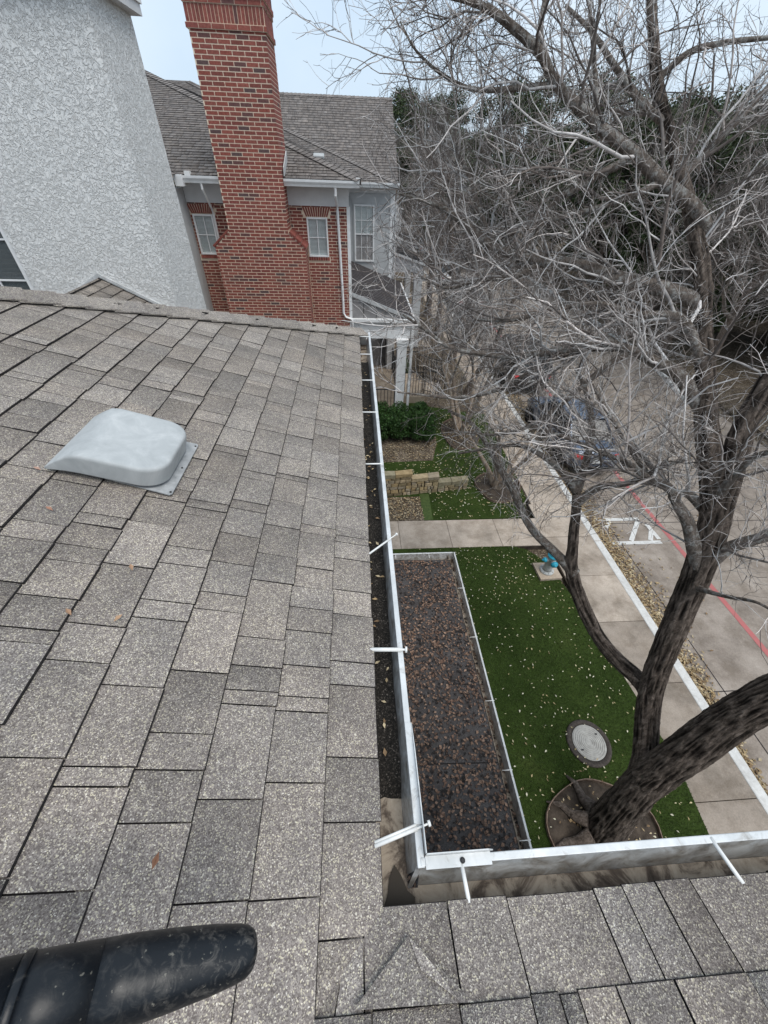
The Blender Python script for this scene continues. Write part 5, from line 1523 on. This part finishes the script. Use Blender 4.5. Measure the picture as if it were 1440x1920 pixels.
bare_tree("small many-stemmed bare tree in the ring by the stone wall", (3.9, 8.3, .06), 3.6, 1.3, 31, 3, .18, 5, .3, "crepe_myrtle", r0=.07)
bare_tree("rooty bare tree in the mulch ring beside the hedge", (3.45, 11.2, .05), 5.4, 2.7, 33, 6, 1.5, 4, .4, "crepe_myrtle", r0=.08)
bt1 = bare_tree("bare tree on the leafy verge just past the porch steps", (4.35, 17.5, 0), 9, 3.6, 41, 10, 1.0, 1, .22)
bt2 = bare_tree("bare tree across the drive beside the white kerb", (14.9, 15.5, 0), 10, 4.4, 43, 12, 1.0, 1, .14)
bt3 = bare_tree("bare tree across the drive right of the parked car", (15.2, 10.5, 0), 10, 4.4, 47, 12, 1.0, 1, .14)
G = "bare trees standing farther off along the street"
for i, (src, x, y, rz, sc) in enumerate(((bt2, 4.2, 24.5, 1.0, .92), (bt3, 15.4, 21.5, 2.2, 1.05), (bt1, 4.0, 32, 3.0, 1.1), (bt3, 4.3, 14.2, 1.2, .62), (bt2, 4.25, 20.6, 4.4, .7), (bt1, 14.85, 12.6, 3.9, .9), (bt2, 15.1, 18.6, .9, .8), (bt2, 16.5, 28, 4.0, 1.1), (bt3, 20, 17, 5.1, 1.1), (bt1, 20, 24, .4, 1.25), (bt3, 15.5, 37, 1.6, 1.1), (bt2, 24, 12, 2.9, 1.1), (bt1, 4.1, 42, 5.5, 1.1), (bt2, 17.5, 9, 3.3, .95), (bt1, 18, 13, 2.0, 1.1), (bt3, 22, 8, .8, 1.05), (bt2, 19, 33, .2, 1.15), (bt3, 12.5, 52, 2.5, 1.2))):
    copy_tree(src, (x, y, 0), rz, sc, "bare tree standing farther off along the street", G)

def live_oak(seed, h, r):
    rng_ = np.random.default_rng(seed)
    t = thing("live_oak", "dark evergreen oak standing behind the bare trees", "tree", (0, 0, 0), "dark evergreen oaks behind the bare trees")
    P = [(0, 0, -.1), (.05, .1, h * .2), (-.1, .05, h * .4), (.1, -.1, h * .62)]
    V, F, T = bark_tube(P, [.32, .26, .2, .12], 14, .12, .2, seed); put("trunk", raw_mesh("trunk", V, F, MT['bark'], T, None, True), t)
    cs, rs = [], []
    for i in range(64):
        a = rng_.uniform(0, 6.28); q = math.sqrt(rng_.random()) * r * .85; z = h * rng_.uniform(.2, .97)
        q *= math.sqrt(max(.05, 1 - ((z / h - .55) / .48) ** 2)); cs.append((q * math.cos(a), q * math.sin(a), z)); rs.append(rng_.uniform(.45, 1.15))
    mb = MB()
    for c in cs[::3]: mb.tube([(0, 0, h * .35), (c[0] * .5, c[1] * .5, (c[2] + h * .35) * .5), c], [.09, .05, .015], 5)
    mb.build("limb", MT['bark'], t)
    V, F, T = leafcloud(cs, rs, 26000, .115, rng_, (.4, 1.5), .8, .2)
    put("crown", raw_mesh("crown", V, F, MT['foliage'], T), t)
    return t
ok1, ok2, ok3 = live_oak(61, 10.5, 4.2), live_oak(62, 9.5, 4.6), live_oak(63, 11.5, 4.4)
ok1.location, ok2.location, ok3.location = (6.8, 50, 0), (19, 31, 0), (13.5, 46, 0)
k = 0
for x, y, sc in ((16.2, 29, .85), (18.5, 22.5, .9), (21.5, 19, .95), (25, 17, .95), (9.5, 44, .9), (17.5, 19, .8), (19.5, 26, .85), (17.5, 31, .9), (22.5, 15.5, .85), (16.8, 24.5, .7), (2.6, 50, .95), (20, 42, 1.05), (26, 27, 1.0), (24, 35, 1.1), (29, 20, 1.0), (32, 29, 1.1), (27, 45, 1.15), (10, 57, 1.05), (34, 13, 1.05), (36, 40, 1.25), (19, 55, 1.15), (-2, 58, 1.0), (27, 13, 1.0), (23, 21, .9), (31, 7, 1.0), (36, 22, 1.2), (40, 31, 1.3), (44, 14, 1.3), (15, 38, .95), (6, 62, 1.1)):
    src = (ok1, ok2, ok3)[k % 3]; k += 1
    copy_tree(src, (x, y, 0), k * 1.3, sc, "dark evergreen oak standing behind the bare trees")
# far wood
cs = [(x + trng.normal() * 2, 80 + trng.normal() * 6 + abs(x - 10) * -.25, z) for x in np.arange(-30, 100, 2.2) for z in (1.5, 4, 6.5, 8.5)]
V, F, T = leafcloud(cs, [2.4] * len(cs), 26000, .3, trng, (.4, 1.3), .8, .3)
tag(put("distant_wood", raw_mesh("distant_wood", V, F, MT['foliage'], T)), "far wood closing the end of the street", "wood", kind="stuff")

# ================================================================== CARS
def car_paint(name, c):
    m, nt, b, P = base_mat(name, .3, .3, .5); b.inputs["Base Color"].default_value = (*c, 1); b.inputs["Coat Weight"].default_value = .6; return m
MT['rubber'] = simple("tyre_rubber", (.012, .012, .012), (.025, .025, .025), 30, .85)
MT['alloy'] = simple("alloy_rim", (.4, .4, .41), (.5, .5, .51), 20, .35, metallic=.6)
MT['plate'] = simple("licence_plate", (.62, .63, .62), (.72, .72, .7), 30, .5)
m, nt, b, P = base_mat("tail_lamp", .15, 0, .5); b.inputs["Base Color"].default_value = (.55, .02, .02, 1); MT['lamp'] = m
def car(label, x, y, paintm, roof_h=1.45, L=4.4, W=.88, hatch=False):
    t = thing("parked_car", label, "car", (x, y, ROADZ)); z0 = ROADZ
    belt = .92
    # lower body: stations along y (rear bumper at 0)
    st = [(0.0, .42, .66, .80), (.05, .30, .78, .86), (.22, .24, .93 if not hatch else .98, .95), (.95, .22, belt + .03, 1.0), (2.2, .22, belt, 1.0), (3.1, .22, belt - .05, 1.0), (3.9, .24, .80, .95), (4.28, .30, .66, .86), (4.4, .42, .56, .78)]
    vs, fs = [], []
    for (yy, zb, zt, wk) in st:
        w = W * wk; yy = yy * L / 4.4
        for px_, pz_ in ((-w * .90, zb), (-w, zb + .14), (-w * 1.0, zb + (zt - zb) * .62), (-w * .93, zt - .02), (-w * .6, zt + .015), (0, zt + .03), (w * .6, zt + .015), (w * .93, zt - .02), (w, zb + (zt - zb) * .62), (w, zb + .14), (w * .90, zb)):
            vs.append((x + px_, y + yy, z0 + pz_))
    n_ = 11
    for i in range(len(st) - 1):
        for k in range(n_ - 1): fs.append((i * n_ + k, i * n_ + k + 1, (i + 1) * n_ + k + 1, (i + 1) * n_ + k))
        fs.append((i * n_ + n_ - 1, i * n_, (i + 1) * n_, (i + 1) * n_ + n_ - 1))
    fs += [tuple(range(n_)), tuple((len(st) - 1) * n_ + k for k in range(n_))[::-1]]
    mb = MB(); mb.add(vs, fs); body = fix_normals(mb.build("body", paintm, t, True)); sd_ = body.modifiers.new("s", 'SUBSURF'); sd_.levels = 1; sd_.render_levels = 2
    # glasshouse
    yr0, yr1, yf1, yf0 = ((.12, .45, 2.5, 3.25) if hatch else (.55, 1.25, 2.45, 3.25))
    ring = [(yr0, belt - .03, W * .86), (yr1, roof_h - .07, W * .68), (yf1, roof_h - .05, W * .68), (yf0, belt - .08, W * .86)]
    v = [(x + s * w, y + yy * L / 4.4, z0 + z) for (yy, z, w) in ring for s in (-1, 1)]
    mb = MB().add(v, [(0, 2, 3, 1), (2, 4, 5, 3), (4, 6, 7, 5), (0, 6, 4, 2), (1, 3, 5, 7), (0, 1, 7, 6)]); fix_normals(mb.build("windows", MT['glass'], t, bevel=.03))
    ym = (yr1 + yf1) / 2 * L / 4.4; hl = (yf1 - yr1) / 2 * L / 4.4 + .06
    MB().box(x - W * .70, x + W * .70, y + ym - hl, y + ym + hl, z0 + roof_h - .085, z0 + roof_h).build("roof", paintm, t, bevel=.07, seg=3)
    for s in (-1, 1):
        for (ya, za, yb, zb) in ((yr0, belt - .02, yr1, roof_h - .06), (yf0, belt - .07, yf1, roof_h - .05)):
            MB().tube([(x + s * W * .865, y + ya * L / 4.4, z0 + za), (x + s * W * .69, y + yb * L / 4.4, z0 + zb)], .035, 6).build("pillar", paintm, t)
        MB().tube([(x + s * W * .79, y + ym, z0 + belt - .02), (x + s * W * .695, y + ym, z0 + roof_h - .06)], .03, 6).build("pillar", MT['iron'], t)
        MB().box(x + s * W * .72 - .11, x + s * W * .72 + .11, y - .012, y + .22, z0 + .69, z0 + .80).build("tail_light", MT['lamp'], t, bevel=.03)
        MB().obox((x + s * (W + .1), y + yf0 * L / 4.4 - .25, z0 + belt + .05), (.09, 0, 0), (0, .05, 0), (0, 0, .06)).build("door_mirror", paintm, t, bevel=.02)
        for wy in (.85, 3.55):
            wy *= L / 4.4
            tr_ = MB().lathe((x + s * (W - .17), y + wy, z0 + .315), [(.2, 0), (.3, .01 * s), (.315, .04 * s), (.315, .17 * s), (.3, .195 * s), (.2, .2 * s)], 24, 'X').build("tyre", MT['rubber'], t, True)
            MB().lathe((x + s * (W - .17), y + wy, z0 + .315), [(.205, .15 * s), (.2, .19 * s), (.05, .175 * s), (.04, .195 * s)], 20, 'X').build("rim", MT['alloy'], tr_, True)
    MB().box(x - .16, x + .16, y - .022, y + .03, z0 + .56, z0 + .66).build("licence_plate", MT['plate'], t)
    MB().box(x - W * .8, x + W * .8, y - .012, y + .1, z0 + .28, z0 + .42).build("bumper_insert", MT['rubber'], t, bevel=.03)
    return t
car("blue-grey sedan with red tail lights parked by the kerb under the bare branches", 6.95, 8.85, car_paint("blue_grey_paint", (.085, .115, .17)), 1.42, 4.2, .78)
car("black hatchback parked directly ahead of the blue-grey sedan", 6.95, 14.4, car_paint("black_car_paint", (.015, .016, .02)), 1.62, 4.2, .88, True)
car("silver hatchback with bright red tail lights parked farther up the kerb", 7.0, 25.2, car_paint("silver_car_paint", (.5, .51, .53)), 1.6, 4.3, .88, True)
car("white sedan parked beyond the silver hatchback", 7.0, 31.5, car_paint("white_car_paint", (.7, .7, .7)))
car("pale blue sedan parked far up the street past the porches", 7.1, 44, car_paint("pale_blue_paint", (.4, .48, .55)))
